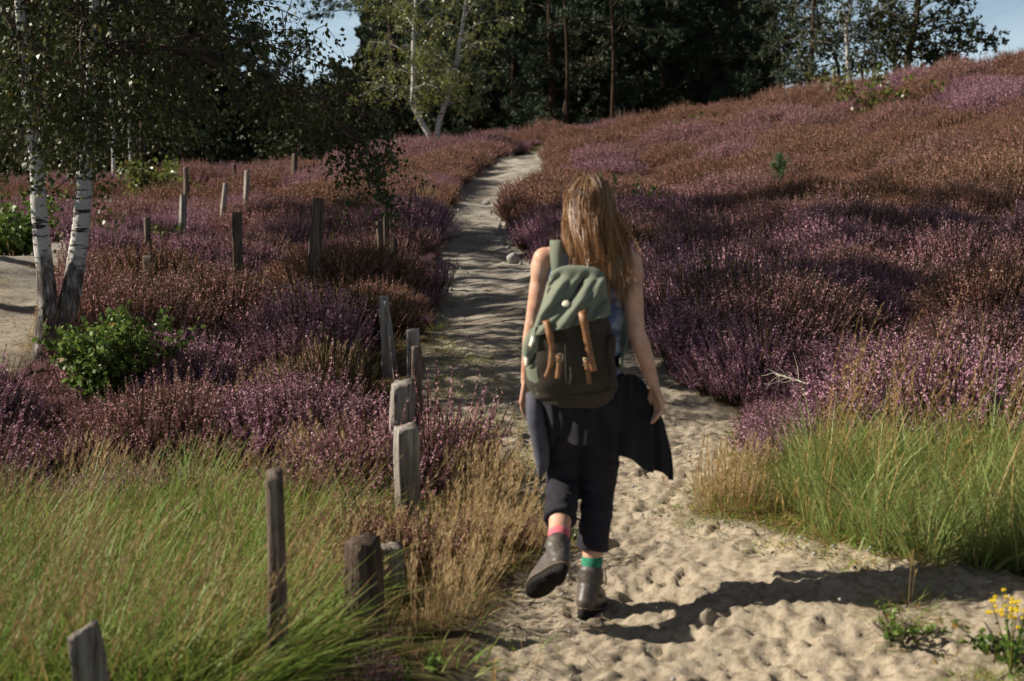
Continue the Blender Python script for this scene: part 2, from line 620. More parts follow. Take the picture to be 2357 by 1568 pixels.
def build_ground():
    O = (0.4, -5.0)
    th = np.concatenate([np.arange(-58, -8, .4), np.arange(-8, 22, .085), np.arange(22, 58.1, .4)])
    th = np.radians(th)
    r = [5.6]
    while r[-1] < 900:
        q = r[-1]
        if q < 7.4: d = .03
        elif q < 14.2: d = .0165
        elif q < 22: d = .03
        elif q < 60: d = .06 * (q / 22) ** 1.5
        else: d = q * .05
        r.append(q + d)
    r = np.array(r)
    R, T = np.meshgrid(r, th, indexing='ij')
    X = O[0] + R * np.sin(T); Y = O[1] + R * np.cos(T)
    Z = zbase(X, Y)
    far = sstep(60, 110, np.hypot(X, Y))
    Z = Z * (1 - far) + 3.0 * far
    near = Y < 50
    sd = np.full(X.shape, -5.0)
    wob = 0.10 * fbm(X * 2.2, Y * 2.2, 3, 3) + 0.05 * vnoise(X * 9, Y * 9, 4)
    sd[near] = path_sd(X[near], Y[near])
    sd2 = np.full(X.shape, -5.0)
    s2m = near & (X < 0) & (Y > 8)
    sd2[s2m] = sand2_sd(X[s2m], Y[s2m])
    sdw = sd + wob
    s2w = sd2 + wob
    pm = sstep(-.06, .10, sdw)                       # 1 on the path
    # rough ground: hummocks off the path, trodden sand on it
    Z += (1 - pm) * (0.10 * fbm(X * .9, Y * .9, 11, 3) + 0.03 * fbm(X * 4, Y * 4, 12, 2)) * (1 - far)
    Z += np.where(Y < 50, -0.05 * pm * sstep(9, 13, Y) - 0.03 * pm, 0)
    closeness = 1 - sstep(8.5, 13.0, Y)
    ridg = 1 - np.abs(fbm(X * 3.1, Y * 3.1, 21, 4))
    rough = (0.008 * fbm(X * 2.6, Y * 2.6, 22, 3) + 0.010 * (ridg - .78) + 0.011 * fbm(X * 10, Y * 10, 23, 3) + .015 * fbm(X * 25, Y * 25, 24, 2))
    pits = np.maximum(0, fbm(X * 7.5, Y * 7.5, 41, 3) - .16)
    Z += pm * rough * (0.45 + 0.75 * closeness)
    Z -= pm * pits * 0.052 * (0.3 + 0.7 * closeness)
    fx = np.zeros(X.shape)
    sel = (Y > 2.2) & (Y < 9.6) & (X > -1.2) & (X < 4.2)
    xs = X[sel]; ys = Y[sel]; acc = np.zeros(xs.shape)
    order = np.argsort(ys); yo = ys[order]
    for (fx0, fy0, a, L, dep) in _fp:
        lo = np.searchsorted(yo, fy0 - .33); hi = np.searchsorted(yo, fy0 + .33)
        idx = order[lo:hi]
        dx = xs[idx] - fx0; dy = ys[idx] - fy0
        l = dx * sin(a) + dy * cos(a); w = dx * cos(a) - dy * sin(a)
        e = np.sqrt((l / (L / 2)) ** 2 + (w / (.046 + .012 * np.clip(l / L, -.5, .5) * 2)) ** 2)
        acc[idx] += dep * (np.exp(-((e - 1.18) / .2) ** 2) * .55 - (1 - sstep(.75, 1.05, e)) * .9)
    fx[sel] = np.clip(acc, -.04, .03)
    Z += pm * fx * sstep(-.02, .2, sd)
    # ruts worn by water down the middle of the upper path
    Z += pm * (1 - closeness) * 0.07 * fbm(X * 1.9, Y * 1.1, 31, 4)
    pz = 1 - sstep(.25, .5, np.hypot(X - .33, Y - 5.62))    # firm under the walker's foot
    nr, nc = X.shape
    V = np.stack([X, Y, Z], -1).reshape(-1, 3)
    ii = np.arange(nr * nc).reshape(nr, nc)
    F = np.stack([ii[:-1, :-1], ii[:-1, 1:], ii[1:, 1:], ii[1:, :-1]], -1).reshape(-1, 4)
    sand = np.maximum(pm, sstep(-.05, .25, s2w))
    litter = fbm(X * 5, Y * 5, 55, 4)
    # verge wear: thin turf along the left edge of the path
    fm = (sdw.reshape(-1)[F].mean(1) > 0)
    for name, mask in (("sandy_path", fm), ("heath_ground", ~fm)):
        used = np.zeros(len(V), bool); used[F[mask].ravel()] = True
        mp = np.cumsum(used) - 1
        g = Geo(); g.add(V[used], mp[F[mask]])
        o = g.obj(name, GROUND_MAT, attrs={"sand": sand.reshape(-1)[used]})
        tag(o, kind="structure")
    return X, Y, Z


def ground_mat():
    m, nt, b = new_mat("sand_and_humus")
    pos = position(nt)
    at = nt.nodes.new("ShaderNodeAttribute"); at.attribute_name = "sand"
    n1 = noise_n(nt, pos, 1.3, 5, 0.6)
    n2 = noise_n(nt, pos, 26, 6, 0.7)
    n3 = noise_n(nt, pos, 160, 4, 0.7)
    sand = ramp(nt, n1, [(0.3, (.41, .352, .268)), (0.5, (.355, .305, .236)), (0.72, (.26, .222, .18))])
    dark = ramp(nt, n2, [(0.36, (.42, .37, .30)), (0.50, (1, 1, 1))])
    sand = mixc(nt, 0.75, sand, dark, 'MULTIPLY')
    grain = ramp(nt, n3, [(0.3, (.72, .70, .68)), (0.62, (1.08, 1.06, 1.04))])
    sand = mixc(nt, 1.0, sand, grain, 'MULTIPLY')
    # the upper path is greyer, trodden sand with dark humus
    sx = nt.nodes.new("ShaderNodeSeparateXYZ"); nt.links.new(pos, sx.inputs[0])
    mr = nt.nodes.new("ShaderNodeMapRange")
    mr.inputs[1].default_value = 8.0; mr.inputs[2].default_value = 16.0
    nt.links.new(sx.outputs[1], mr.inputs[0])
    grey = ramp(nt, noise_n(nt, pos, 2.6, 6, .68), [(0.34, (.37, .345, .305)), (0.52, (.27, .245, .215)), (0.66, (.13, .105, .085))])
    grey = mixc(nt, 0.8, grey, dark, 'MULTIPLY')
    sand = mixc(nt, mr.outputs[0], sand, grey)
    soil = ramp(nt, n2, [(0.3, (.03, .022, .012)), (0.55, (.075, .055, .028)), (0.75, (.15, .11, .055))])
    c = mixc(nt, at.outputs["Fac"], soil, sand)
    nt.links.new(c, b.inputs["Base Color"])
    b.inputs["Roughness"].default_value = 0.95
    b.inputs["Specular IOR Level"].default_value = 0.1
    hh = math_n(nt, 'ADD', n2, math_n(nt, 'MULTIPLY', n3, 0.4))
    bump(nt, b, hh, 0.8, 0.012)
    return m


GROUND_MAT = ground_mat()
build_ground()
# ------------------------------------------------------------ scattered ground cover
def scatter(name, pts, rots, scl, pick, protos, label, cat, tint=None):
    """one object of ground cover: points that carry copies of a few clump meshes"""
    pc = bpy.data.collections.new(name + "_clumps")
    for k, (me) in enumerate(protos):
        o = bpy.data.objects.new("clump_%02d" % k, me)
        pc.objects.link(o)
    me = bpy.data.meshes.new(name)
    pts = np.asarray(pts, np.float32)
    me.vertices.add(len(pts))
    me.vertices.foreach_set("co", pts.ravel())
    a = me.attributes.new("rot", 'FLOAT_VECTOR', 'POINT'); a.data.foreach_set("vector", np.asarray(rots, np.float32).ravel())
    a = me.attributes.new("scl", 'FLOAT_VECTOR', 'POINT'); a.data.foreach_set("vector", np.asarray(scl, np.float32).ravel())
    a = me.attributes.new("pick", 'INT', 'POINT'); a.data.foreach_set("value", np.asarray(pick, np.int32))
    if tint is not None:
        a = me.attributes.new("tint", 'FLOAT', 'POINT'); a.data.foreach_set("value", np.asarray(tint, np.float32))
    me.update()
    ng = bpy.data.node_groups.new(name + "_scatter", 'GeometryNodeTree')
    ng.interface.new_socket("Geometry", in_out='INPUT', socket_type='NodeSocketGeometry')
    ng.interface.new_socket("Geometry", in_out='OUTPUT', socket_type='NodeSocketGeometry')
    gi = ng.nodes.new("NodeGroupInput"); go = ng.nodes.new("NodeGroupOutput")
    iop = ng.nodes.new("GeometryNodeInstanceOnPoints")
    ci = ng.nodes.new("GeometryNodeCollectionInfo")
    ci.inputs["Collection"].default_value = pc
    ci.inputs["Separate Children"].default_value = True
    ci.inputs["Reset Children"].default_value = True

    def na(nm, ty):
        n = ng.nodes.new("GeometryNodeInputNamedAttribute"); n.data_type = ty
        n.inputs["Name"].default_value = nm
        return n.outputs[0]
    e2r = ng.nodes.new("FunctionNodeEulerToRotation")
    ng.links.new(na("rot", 'FLOAT_VECTOR'), e2r.inputs[0])
    ng.links.new(gi.outputs[0], iop.inputs["Points"])
    ng.links.new(ci.outputs[0], iop.inputs["Instance"])
    iop.inputs["Pick Instance"].default_value = True
    ng.links.new(na("pick", 'INT'), iop.inputs["Instance Index"])
    ng.links.new(e2r.outputs[0], iop.inputs["Rotation"])
    ng.links.new(na("scl", 'FLOAT_VECTOR'), iop.inputs["Scale"])
    ng.links.new(iop.outputs[0], go.inputs[0])
    o = bpy.data.objects.new(name, me)
    COL.objects.link(o)
    md = o.modifiers.new("scatter", 'NODES'); md.node_group = ng
    return tag(o, label, cat, kind="stuff")


def rand_in_view(n, y0, y1, rng, power=1.0, margin=1.12, extra=0.8):
    """ground points, denser near the viewer"""
    s = rng.random(n)
    if abs(power - 1) < 1e-6: y = y0 * (y1 / y0) ** s
    else:
        a = 1 - power
        y = (y0 ** a + s * (y1 ** a - y0 ** a)) ** (1 / a)
    w = 0.36 * margin * y + extra
    x = rng.uniform(-1, 1, n) * w
    return x, y


def sprig(g, rng, base, d, L, flower, m_stem=0, m_fl=1, fl_frac=0.55, seg=3, fsize=.011, nfl=16):
    """heather shoot: bent stem, tiny leaves below, florets above"""
    base = np.array(base); d = np.array(d) / np.linalg.norm(d)
    bend = np.array([rng.gauss(0, .25), rng.gauss(0, .25), .35])
    pts = []
    p = base.copy()
    for i in range(seg + 1):
        pts.append(p.copy())
        d = d + bend * (0.35 / seg); d /= np.linalg.norm(d)
        p = p + d * (L / seg)
    pts = np.array(pts)
    side = np.cross(d, [rng.gauss(0, 1), rng.gauss(0, 1), rng.gauss(0, .3)]); side /= np.linalg.norm(side)
    w = np.linspace(.0035, .0016, seg + 1)[:, None]
    V = np.concatenate([pts - side * w, pts + side * w])
    n = seg + 1
    g.add(V, [[i, i + 1, n + i + 1, n + i] for i in range(seg)], m_stem)

    def at(t):
        f = t * seg
        i = min(int(f), seg - 1)
        return pts[i] + (pts[i + 1] - pts[i]) * (f - i)
    if flower:
        for k in range(nfl):
            t = 1 - fl_frac * (k / nfl)
            c = at(t)
            r = np.array([rng.gauss(0, 1), rng.gauss(0, 1), rng.gauss(.25, .6)]); r /= np.linalg.norm(r)
            q = np.cross(r, [rng.gauss(0, 1), rng.gauss(0, 1), rng.gauss(0, 1)]); q /= np.linalg.norm(q)
            s = fsize * rng.uniform(.7, 1.25) * (0.65 + .5 * min(1, (1 - t) * 4))
            g.add([c - q * s * .5, c + r * s * 1.1 , c + q * s * .5, c - r * s * .25], [[0, 1, 2, 3]], m_fl)
    for k in range(9):
        t = rng.uniform(.15, 1 - fl_frac * .8 if flower else 1.0)
        c = at(t)
        r = np.array([rng.gauss(0, 1), rng.gauss(0, 1), rng.gauss(.5, .4)]); r /= np.linalg.norm(r)
        q = np.cross(r, [0, 0, 1]) + 1e-6; q /= np.linalg.norm(q)
        s = rng.uniform(.010, .019)
        g.add([c - q * s * .22, c + r * s, c + q * s * .22], [[0, 1, 2]], m_stem)


def heather_mesh(seed, n, rad, height, flower_p, fsize, nfl):
    rng = random.Random(seed)
    g = Geo()
    for i in range(n):
        a = rng.uniform(0, 2 * pi); r = rad * math.sqrt(rng.random())
        lean = r / rad
        base = (cos(a) * r * .75, sin(a) * r * .75, -.02)
        d = (cos(a) * lean * .75 + rng.gauss(0, .18), sin(a) * lean * .75 + rng.gauss(0, .18), 1.0)
        L = height * rng.uniform(.62, 1.12) * (1.0 - .22 * lean)
        sprig(g, rng, base, d, L, rng.random() < flower_p, fsize=fsize, nfl=nfl)
    return g.mesh("heather_clump", [HEATH_GREEN, HEATH_FLOWER], smooth=False)


PURPLE = [(0.0, (.37, .165, .26)), (0.3, (.50, .29, .38)), (0.55, (.27, .105, .19)), (0.8, (.58, .39, .44)), (1.0, (.41, .20, .23))]
RUSTY = [(0.0, (.30, .135, .095)), (0.35, (.40, .225, .17)), (0.6, (.20, .085, .058)), (0.82, (.45, .29, .22)), (1.0, (.35, .18, .17))]
HEATH_FLOWER = leaf_mat("heather_flower", PURPLE, 0.8, .18, .1, tint=(None, .38, .56, RUSTY))
HEATH_GREEN = leaf_mat("heather_shoot", [(0, (.045, .045, .014)), (0.4, (.075, .06, .022)), (0.75, (.11, .065, .03)), (1, (.035, .045, .015))], 0.8, .12, .1)

heather_protos = [heather_mesh(100 + i, [120, 105, 110, 95, 60][i], [.27, .23, .25, .22, .2][i], [.38, .32, .43, .35, .36][i], [.72, .66, .78, .62, .12][i],
                               .0135, 20) for i in range(5)]
heather_far = [heather_mesh(140 + i, 125, .33, [.40, .36, .44][i], [.85, .78, .82][i], .0165, 13) for i in range(3)]

GRASS_L_UV = [(-500, 1230), (100, 1225), (400, 1195), (600, 1190), (740, 1200), (840, 1220), (870, 1250), (780, 1330), (700, 1430), (660, 1568),
              (600, 1900), (-500, 1900)]
GRASS_R_UV = [(1850, 1100), (1900, 1050), (2050, 1045), (2357, 1075), (2900, 1100), (2900, 1345), (2357, 1318), (2240, 1310), (2000, 1232), (1900, 1190),
              (1800, 1150), (1800, 1110)]
ORANGE_UV = [(985, 1050), (1060, 1060), (1140, 1110), (1195, 1200), (1160, 1290), (1080, 1380), (1010, 1460), (970, 1568), (900, 1568), (890, 1400),
             (985, 1300), (985, 1150)]
VERGE_UV = [(985, 800), (1010, 960), (1040, 1010), (1180, 1090), (1235, 1200), (1260, 1200), (1230, 1080), (1200, 960), (1150, 850), (1060, 800)]
VERGE_R_UV = [(1640, 1110), (1730, 1070), (1860, 1080), (1930, 1180), (1990, 1240), (1770, 1190), (1640, 1165)]
BACKLEFT_UV = [(0, 1150), (450, 1080), (700, 1010), (870, 1000), (890, 1220), (640, 1190), (400, 1195), (100, 1225), (0, 1230)]
MIX_UV = [(600, 1700), (660, 1568), (720, 1420), (800, 1300), (885, 1240), (985, 1240), (985, 1300), (900, 1400), (900, 1568), (1000, 1700)]


WORN2_UV = [(-500, 780), (95, 780), (100, 850), (30, 930), (-500, 980)]
WORN_UV = [(700, 800), (860, 770), (985, 780), (985, 880), (1000, 1230), (880, 1230), (895, 960), (760, 870)]


def uvmask(poly, x, y, z):
    u, v = to_uv(x, y, z)
    return inside(poly, u, v)


WOMAN_XY = (0.33, 5.6)
TREE_XY = P(118, 812, 10.7)

nrng = np.random.default_rng(77)
# trodden, lower growth in front of the posts that stand clear of the grass, and before the bush
CLEAR = [(P(634, 1080, 4.65).x, 4.65, .16, .8), (P(835, 1243, 5.25).x, 5.25, .26, .9), (P(900, 1254, 5.85).x, 5.85, .18, .7), (P(944, 980, 6.72).x, 6.72, .16, .6), (P(925, 760, 9.6).x, 9.7, .30, 2.2), (P(905, 700, 10.3).x, 10.4, .30, 2.0), (P(118, 812, 10.7).x, 10.7, .5, 1.2),
         (P(232, 1446, 4.05).x, 4.05, .2, .8), (P(245, 842, 9.75).x, 9.75, .55, 1.3)]


def lower(x, y):
    f = np.ones(np.shape(x))
    for (px, py, w, d) in CLEAR:
        f = np.where((np.abs(x - px) < w) & (y > py - d) & (y < py + .12), .34, f)
    return f




def bushes(x, y, c, seed):
    """nearest heather bush: distance over its radius, direction out of it, a random number per bush"""
    gi = np.floor(x / c).astype(np.int64); gj = np.floor(y / c).astype(np.int64)
    best = np.full(x.shape, 1e9); bx = np.zeros(x.shape); by = np.zeros(x.shape); bh = np.zeros(x.shape)
    for di in (-1, 0, 1):
        for dj in (-1, 0, 1):
            a = gi + di; b = gj + dj
            cx_ = (a + .15 + .7 * _hash(a, b, seed)) * c; cy_ = (b + .15 + .7 * _hash(a, b, seed + 1)) * c
            rr = c * (.50 + .32 * _hash(a, b, seed + 2))
            d = np.hypot(x - cx_, y - cy_) / rr
            m = d < best
            best = np.where(m, d, best); bx = np.where(m, cx_, bx); by = np.where(m, cy_, by); bh = np.where(m, _hash(a, b, seed + 3), bh)
    an = np.arctan2(y - by, x - bx)
    return best, an, bh, bx, by


def heather_field():
    pts, rots, scl, pick, tnt = [], [], [], [], []
    for (n, y0, y1, cell) in ((30000, 4.6, 21.0, .92), (20000, 20.0, 60.0, 1.45)):
        x, y = rand_in_view(n, y0, y1, nrng, 1.0)
        z = zbase(x, y)
        sd = path_sd(x, y); s2 = sand2_sd(x, y)
        d, an, bh, bx, by = bushes(x, y, cell, 500 + int(y0))
        keep = (sd < -.10 + .1 * fbm(x * 2, y * 2, 8, 2)) & (s2 < -.05)
        gl = uvmask(GRASS_L_UV, x, y, z); gr = uvmask(GRASS_R_UV, x, y, z); og = uvmask(ORANGE_UV, x, y, z)
        vg = uvmask(VERGE_UV, x, y, z) | uvmask(VERGE_R_UV, x, y, z); bl = uvmask(BACKLEFT_UV, x, y, z); mx = uvmask(MIX_UV, x, y, z)
        wn = uvmask(WORN_UV, x, y, z)
        rn = nrng.random(n)
        keep &= ~(gl & (rn > .006)) & ~(gr & (rn > .012)) & ~(og & (rn > .004)) & ~vg & ~(bl & (bh > .5)) & ~(mx & (rn > .34)) & ~(wn & (rn > .008))
        keep &= (y > 4.4) & (d < 1.04)
        keep &= ~((y < 7.0) & (x > -1.35) & ~mx & (rn > .004)) & ~(uvmask(WORN2_UV, x, y, z) & (rn > .006)) & (nrng.random(n) < np.clip(y / 10.5, 0, 1))
        keep &= ~(np.hypot(x - TREE_XY.x, y - TREE_XY.y) < .38)
        gapn = fbm(x * .8, y * .8, 61, 3)
        keep &= ~((gapn < -.40) & (bh > .35) & (y > 9.5) & (x < 1.0))
        keep &= ~((y > 52) & (x > -5)) & ~((y > 41) & (x <= -5))
        x, y, z, d, an, bh, bx, by = [q[keep] for q in (x, y, z, d, an, bh, bx, by)]
        k = len(x)
        z = z + 0.10 * fbm(x * .9, y * .9, 11, 3)
        sdk = np.clip(-sd[keep], 0, 1.2)
        b2 = np.mod(bh * 37.31, 1.0); b3 = np.mod(bh * 91.7, 1.0)
        dome = 1.30 - .80 * np.clip(d, 0, 1.05) ** 2
        s = nrng.uniform(.8, 1.15, k) * (.50 + .92 * b2) * dome * (.66 + .34 * sstep(.05, .5, sdk)) * (1 + .25 * fbm(x * .7, y * .7, 62, 2))
        s = s * np.where(mx[keep], .8, np.where(gl[keep] | gr[keep], .62, 1.0))
        s *= lower(x, y)
        s = np.clip(s, .3, 1.75)
        if y0 > 10: s *= 1.08
        pts.append(np.stack([x, y, z], -1))
        lean = .42 * np.clip(d, 0, 1)
        rz = nrng.uniform(0, 2 * pi, k)
        # tip the clump outward from its bush (rotation about the axis across the outward direction)
        rots.append(np.stack([-np.sin(an) * lean + nrng.normal(0, .12, k), np.cos(an) * lean + nrng.normal(.04, .12, k), rz * .12], -1))
        sx = np.minimum(s, 1.2) * nrng.uniform(.9, 1.15, k)
        scl.append(np.stack([sx, sx, s * nrng.uniform(.85, 1.12, k)], -1))
        r = nrng.random(k)
        dead = (b3 < .13) & (r < .8)
        if y0 < 10: pick.append(np.where(dead | (r < .05), 4, nrng.integers(0, 4, k)))
        else: pick.append(np.where(dead & (r < .5), 4, 5 + nrng.integers(0, 3, k)))
        far = sstep(9, 26, y) * (.55 + .45 * sstep(-4, 4, x))
        tv = fbm(bx * .38, by * .30, 63, 3) * 1.4 + (bh - .5) * 1.3 + (far - .50) * .9
        tnt.append(np.clip(.5 + tv * 1.1, 0, 1))
    scatter("heather", np.concatenate(pts), np.concatenate(rots), np.concatenate(scl), np.concatenate(pick), heather_protos + heather_far,
            "purple and rust brown heather in flower covering the heath on both sides of the path", "heather", np.concatenate(tnt))


heather_field()


# ------------------------------------------------------------ grasses
def blade(g, rng, base, az, lean, L, w, curl, m, seg=4):
    base = np.array(base, float)
    d = np.array([cos(az) * lean, sin(az) * lean, 1.0]); d /= np.linalg.norm(d)
    side = np.array([-sin(az + rng.gauss(0, .7)), cos(az + rng.gauss(0, .7)), 0.0])
    p = base.copy(); V = []
    for i in range(seg + 1):
        t = i / seg
        ww = w * (1 - t) ** .7 + .0004
        V.append(p - side * ww); V.append(p + side * ww)
        d = d + np.array([cos(az) * curl, sin(az) * curl, -curl * .9]) / seg
        d /= np.linalg.norm(d)
        p = p + d * (L / seg)
    g.add(V, [[2 * i, 2 * i + 1, 2 * i + 3, 2 * i + 2] for i in range(seg)], m)
    return p, d


def stalk(g, rng, base, az, lean, L, m_st, m_hd, head=.3, hw=.010, wisp=26):
    base = np.array(base, float)
    d = np.array([cos(az) * lean, sin(az) * lean, 1.0]); d /= np.linalg.norm(d)
    seg = 6
    side = np.array([-sin(az), cos(az), 0.0]); sd2 = np.cross(d, side)
    p = base.copy(); pts = [p.copy()]; ds = [d]
    for i in range(seg):
        d = d + np.array([cos(az) * .10, sin(az) * .10, -.05]) / seg * (1 + 2 * i / seg); d /= np.linalg.norm(d)
        p = p + d * (L / seg); pts.append(p.copy()); ds.append(d)
    pts = np.array(pts)
    for sdv in (side, sd2):
        w = np.linspace(.0016, .0007, seg + 1)[:, None]
        V = np.concatenate([pts - sdv * w, pts + sdv * w]); n = seg + 1
        g.add(V, [[i, i + 1, n + i + 1, n + i] for i in range(seg)], m_st)
    for k in range(wisp):
        t = 1 - head * rng.random()
        f = t * seg; i = min(int(f), seg - 1)
        c = pts[i] + (pts[i + 1] - pts[i]) * (f - i)
        r = np.array([rng.gauss(0, 1), rng.gauss(0, 1), rng.gauss(0, 1)]); r /= np.linalg.norm(r)
        dd = ds[i] * 1.2 + r * .55; dd /= np.linalg.norm(dd)
        q = np.cross(dd, r); q /= (np.linalg.norm(q) + 1e-9)
        s = rng.uniform(.014, .028); c = c + r * hw * .4
        g.add([c - q * .0022, c + dd * s, c + q * .0022], [[0, 1, 2]], m_hd)


def grass_mesh(seed, n, rad, L, w, curl, lean0, n_st, st_L, mats, wind=0.35, dry=.15, head=.3, wisp=26):
    rng = random.Random(seed)
    g = Geo()
    for i in range(n):
        a = rng.uniform(0, 2 * pi); r = rad * math.sqrt(rng.random())
        az = a + rng.gauss(0, .6)
        lx = cos(az) * (lean0 * r / rad + .1) + wind; ly = sin(az) * (lean0 * r / rad + .1)
        az2 = math.atan2(ly, lx); ln = math.hypot(lx, ly)
        blade(g, rng, (cos(a) * r, sin(a) * r, -.02), az2, ln, L * rng.uniform(.5, 1.1), w * rng.uniform(.7, 1.2), curl * rng.uniform(.4, 1.6),
              1 if rng.random() < dry else 0)
    for i in range(n_st):
        a = rng.uniform(0, 2 * pi); r = rad * math.sqrt(rng.random())
        lx = cos(a) * .12 + wind * rng.uniform(.5, 1.5); ly = sin(a) * .14
        stalk(g, rng, (cos(a) * r, sin(a) * r, 0), math.atan2(ly, lx), math.hypot(lx, ly), st_L * rng.uniform(.7, 1.12), 2, 2, head=head, wisp=wisp)
    return g.mesh("grass_clump", mats, smooth=False)


GR_GREEN = leaf_mat("grass_blade_green", [(0, (.145, .25, .04)), (.4, (.21, .31, .055)), (.75, (.31, .36, .10)), (1, (.11, .19, .032))], .5, .42, .3)
GR_COOL = leaf_mat("grass_blade_bluish", [(0, (.17, .24, .065)), (.4, (.25, .32, .09)), (.75, (.34, .38, .14)), (1, (.13, .19, .05))], .5, .40, .3)
GR_DRY = leaf_mat("grass_blade_dry", [(0, (.34, .22, .085)), (.4, (.45, .31, .13)), (.75, (.27, .165, .06)), (1, (.50, .37, .18))], .7, .3, .2)
GR_SEED = leaf_mat("grass_seed_head", [(0, (.27, .19, .095)), (.4, (.37, .27, .14)), (.75, (.22, .145, .075)), (1, (.43, .33, .19))], .75, .25, .15)
GR_SEEDR = leaf_mat("grass_seed_straw", [(0, (.36, .24, .09)), (.4, (.45, .32, .13)), (.75, (.28, .17, .06)), (1, (.50, .38, .19))], .75, .25, .15)
GR_WISP = leaf_mat("grass_wisp_orange", [(0, (.44, .32, .17)), (.4, (.54, .41, .24)), (.75, (.36, .25, .125)), (1, (.60, .48, .31))], .8, .35, .15)

tall_L = [grass_mesh(200 + i, 120, .17, [.46, .52, .42][i], .0034, .8, .45, [1, 2, 1][i], .62, [GR_GREEN, GR_DRY, GR_SEED], .32, .05, wisp=10) for i in range(3)]
tall_R = [grass_mesh(220 + i, 120, .14, [.50, .44, .38][i], .0030, .7, .42, [2, 1, 1][i], .76, [GR_COOL, GR_DRY, GR_SEEDR], .26, .08, wisp=16) for i in range(3)]
wispy = [grass_mesh(240 + i, 70, .17, [.20, .25, .22][i], .0016, .9, .5, [30, 36, 26][i], [.26, .31, .27][i], [GR_GREEN, GR_DRY, GR_WISP], .12, .6, .6, 30) for i in range(3)]
short = [grass_mesh(260 + i, [46, 60, 52][i], [.12, .15, .13][i], [.10, .075, .13][i], .0022, 1.3, .8, [0, 1, 0][i], .17, [GR_GREEN, GR_DRY, GR_SEEDR], .05, [.45, .6, .3][i], .4, 14) for i in range(3)]


def field(name, protos, spec, label, smin, smax, tilt=.12):
    pts, rots, scl, pick = [], [], [], []
    for (poly, n, ybox, prob, pk) in spec:
        x, y = rand_in_view(n, ybox[0], ybox[1], nrng, 1.0, 1.25, 1.2)
        z = zbase(x, y)
        m = uvmask(poly, x, y, z)
        if prob is not None:
            m &= prob(x, y)
        x, y, z = x[m], y[m], z[m]; k = len(x)
        z = z + np.where(path_sd(x, y) < -.05, 0.10 * fbm(x * .9, y * .9, 11, 3), -.02)
        pts.append(np.stack([x, y, z], -1))
        rots.append(np.stack([nrng.normal(0, tilt, k), nrng.normal(0, tilt, k), nrng.normal(0, .5, k)], -1))
        s = nrng.uniform(smin, smax, k) * lower(x, y) * (1 + (.38 * sstep(1.9, 2.9, x) if name == 'meadow_grass' else 0))
        scl.append(np.stack([s, s, s * nrng.uniform(.85, 1.15, k)], -1))
        pick.append(nrng.choice(pk, k))
    o = scatter(name, np.concatenate(pts), np.concatenate(rots), np.concatenate(scl), np.concatenate(pick), protos, label, "grass")
    return o


def patchy(f, thr, seed):
    return lambda x, y: fbm(x * f, y * f, seed, 3) > thr


def notpath(x, y):
    return path_sd(x, y) < -.03


EVERY = [(-3000, -500), (6000, -500), (6000, 4000), (-3000, 4000)]
field("tall_green_grass", tall_L, [(GRASS_L_UV, 4400, (4.2, 8.4), None, [0, 1, 2]), (BACKLEFT_UV, 500, (6.0, 9.0), patchy(1.2, .1, 71), [0, 2]),
                                   (MIX_UV, 300, (4.6, 8.0), patchy(1.2, .12, 72), [2])],
      "tall yellow green grass with brown seed heads leaning right in the lower left of the heath", .72, 1.1)
field("meadow_grass", tall_R, [(GRASS_R_UV, 2500, (4.4, 9.5), lambda x, y: notpath(x, y) & ((fbm(x * 1.2, y * 1.2, 73, 2) > -.35) | (y < 6.3)), [0, 0, 1, 2]),
                               (VERGE_R_UV, 260, (5.5, 9.0), notpath, [2])],
      "tall bluish green grass with straw seed stalks on the bank right of the sand", .68, 1.08)
field("wispy_dry_grass", wispy, [(ORANGE_UV, 1500, (4.9, 9.5), patchy(1.5, -.25, 81), [0, 1, 2]), (VERGE_R_UV, 900, (5.5, 9.0), patchy(1.3, .0, 74), [0, 2]),
                                 (MIX_UV, 1000, (4.7, 8.5), patchy(1.3, -.2, 75), [0, 1]), (BACKLEFT_UV, 600, (6, 9.5), patchy(.9, .1, 76), [0, 1, 2]),
                                 (EVERY, 2600, (9.0, 30.0), lambda x, y: (fbm(x * .8, y * .8, 61, 3) < -.36) & notpath(x, y) & (x < 1.0) & (x > -3.2 - .05 * y), [0, 1, 2])],
      "fine orange brown dry grass in a fluffy drift between the wooden posts and the path", .7, 1.15)
field("short_turf", short, [(VERGE_UV, 3000, (5.5, 12.0), patchy(1.4, -.22, 77), [0, 1, 2]), (VERGE_R_UV, 7000, (5.5, 9.0), None, [0, 1, 2]),
                            (EVERY, 2600, (4.3, 14.0), lambda x, y: (np.abs(path_sd(x, y)) < .22) & (fbm(x * 1.6, y * 1.6, 78, 3) > -.05), [0, 1, 2]),
                            (EVERY, 1500, (3.6, 9.0), lambda x, y: (path_sd(x, y) > .1) & (x > 1.35) & (fbm(x * 1.7, y * 1.7, 79, 3) > .30), [0, 2]),
                            ([(950, 660), (1030, 660), (1050, 860), (960, 860)], 2500, (8.0, 17.0), patchy(1.6, .0, 86), [0, 1, 2]),
                            ([(1940, 1255), (2130, 1285), (2230, 1400), (2060, 1415), (1990, 1330)], 1700, (4.6, 6.6), patchy(2.6, -.05, 83), [0, 1, 2]),
                            ([(1990, 1435), (2200, 1435), (2190, 1525), (2000, 1525)], 1500, (4.5, 5.8), patchy(3.0, -.05, 84), [0, 2, 2]),
                            ([(2230, 1500), (2460, 1480), (2460, 1640), (2200, 1640)], 1300, (4.2, 5.4), patchy(3.0, .0, 85), [0, 2]),
                            (EVERY, 700, (9, 22.0), lambda x, y: (sand2_sd(x, y) > -.3) & (fbm(x * .7, y * .7, 80, 3) > .1), [1, 1, 0])],
      "short worn turf in patches along the sandy edges of the path", .7, 1.25)
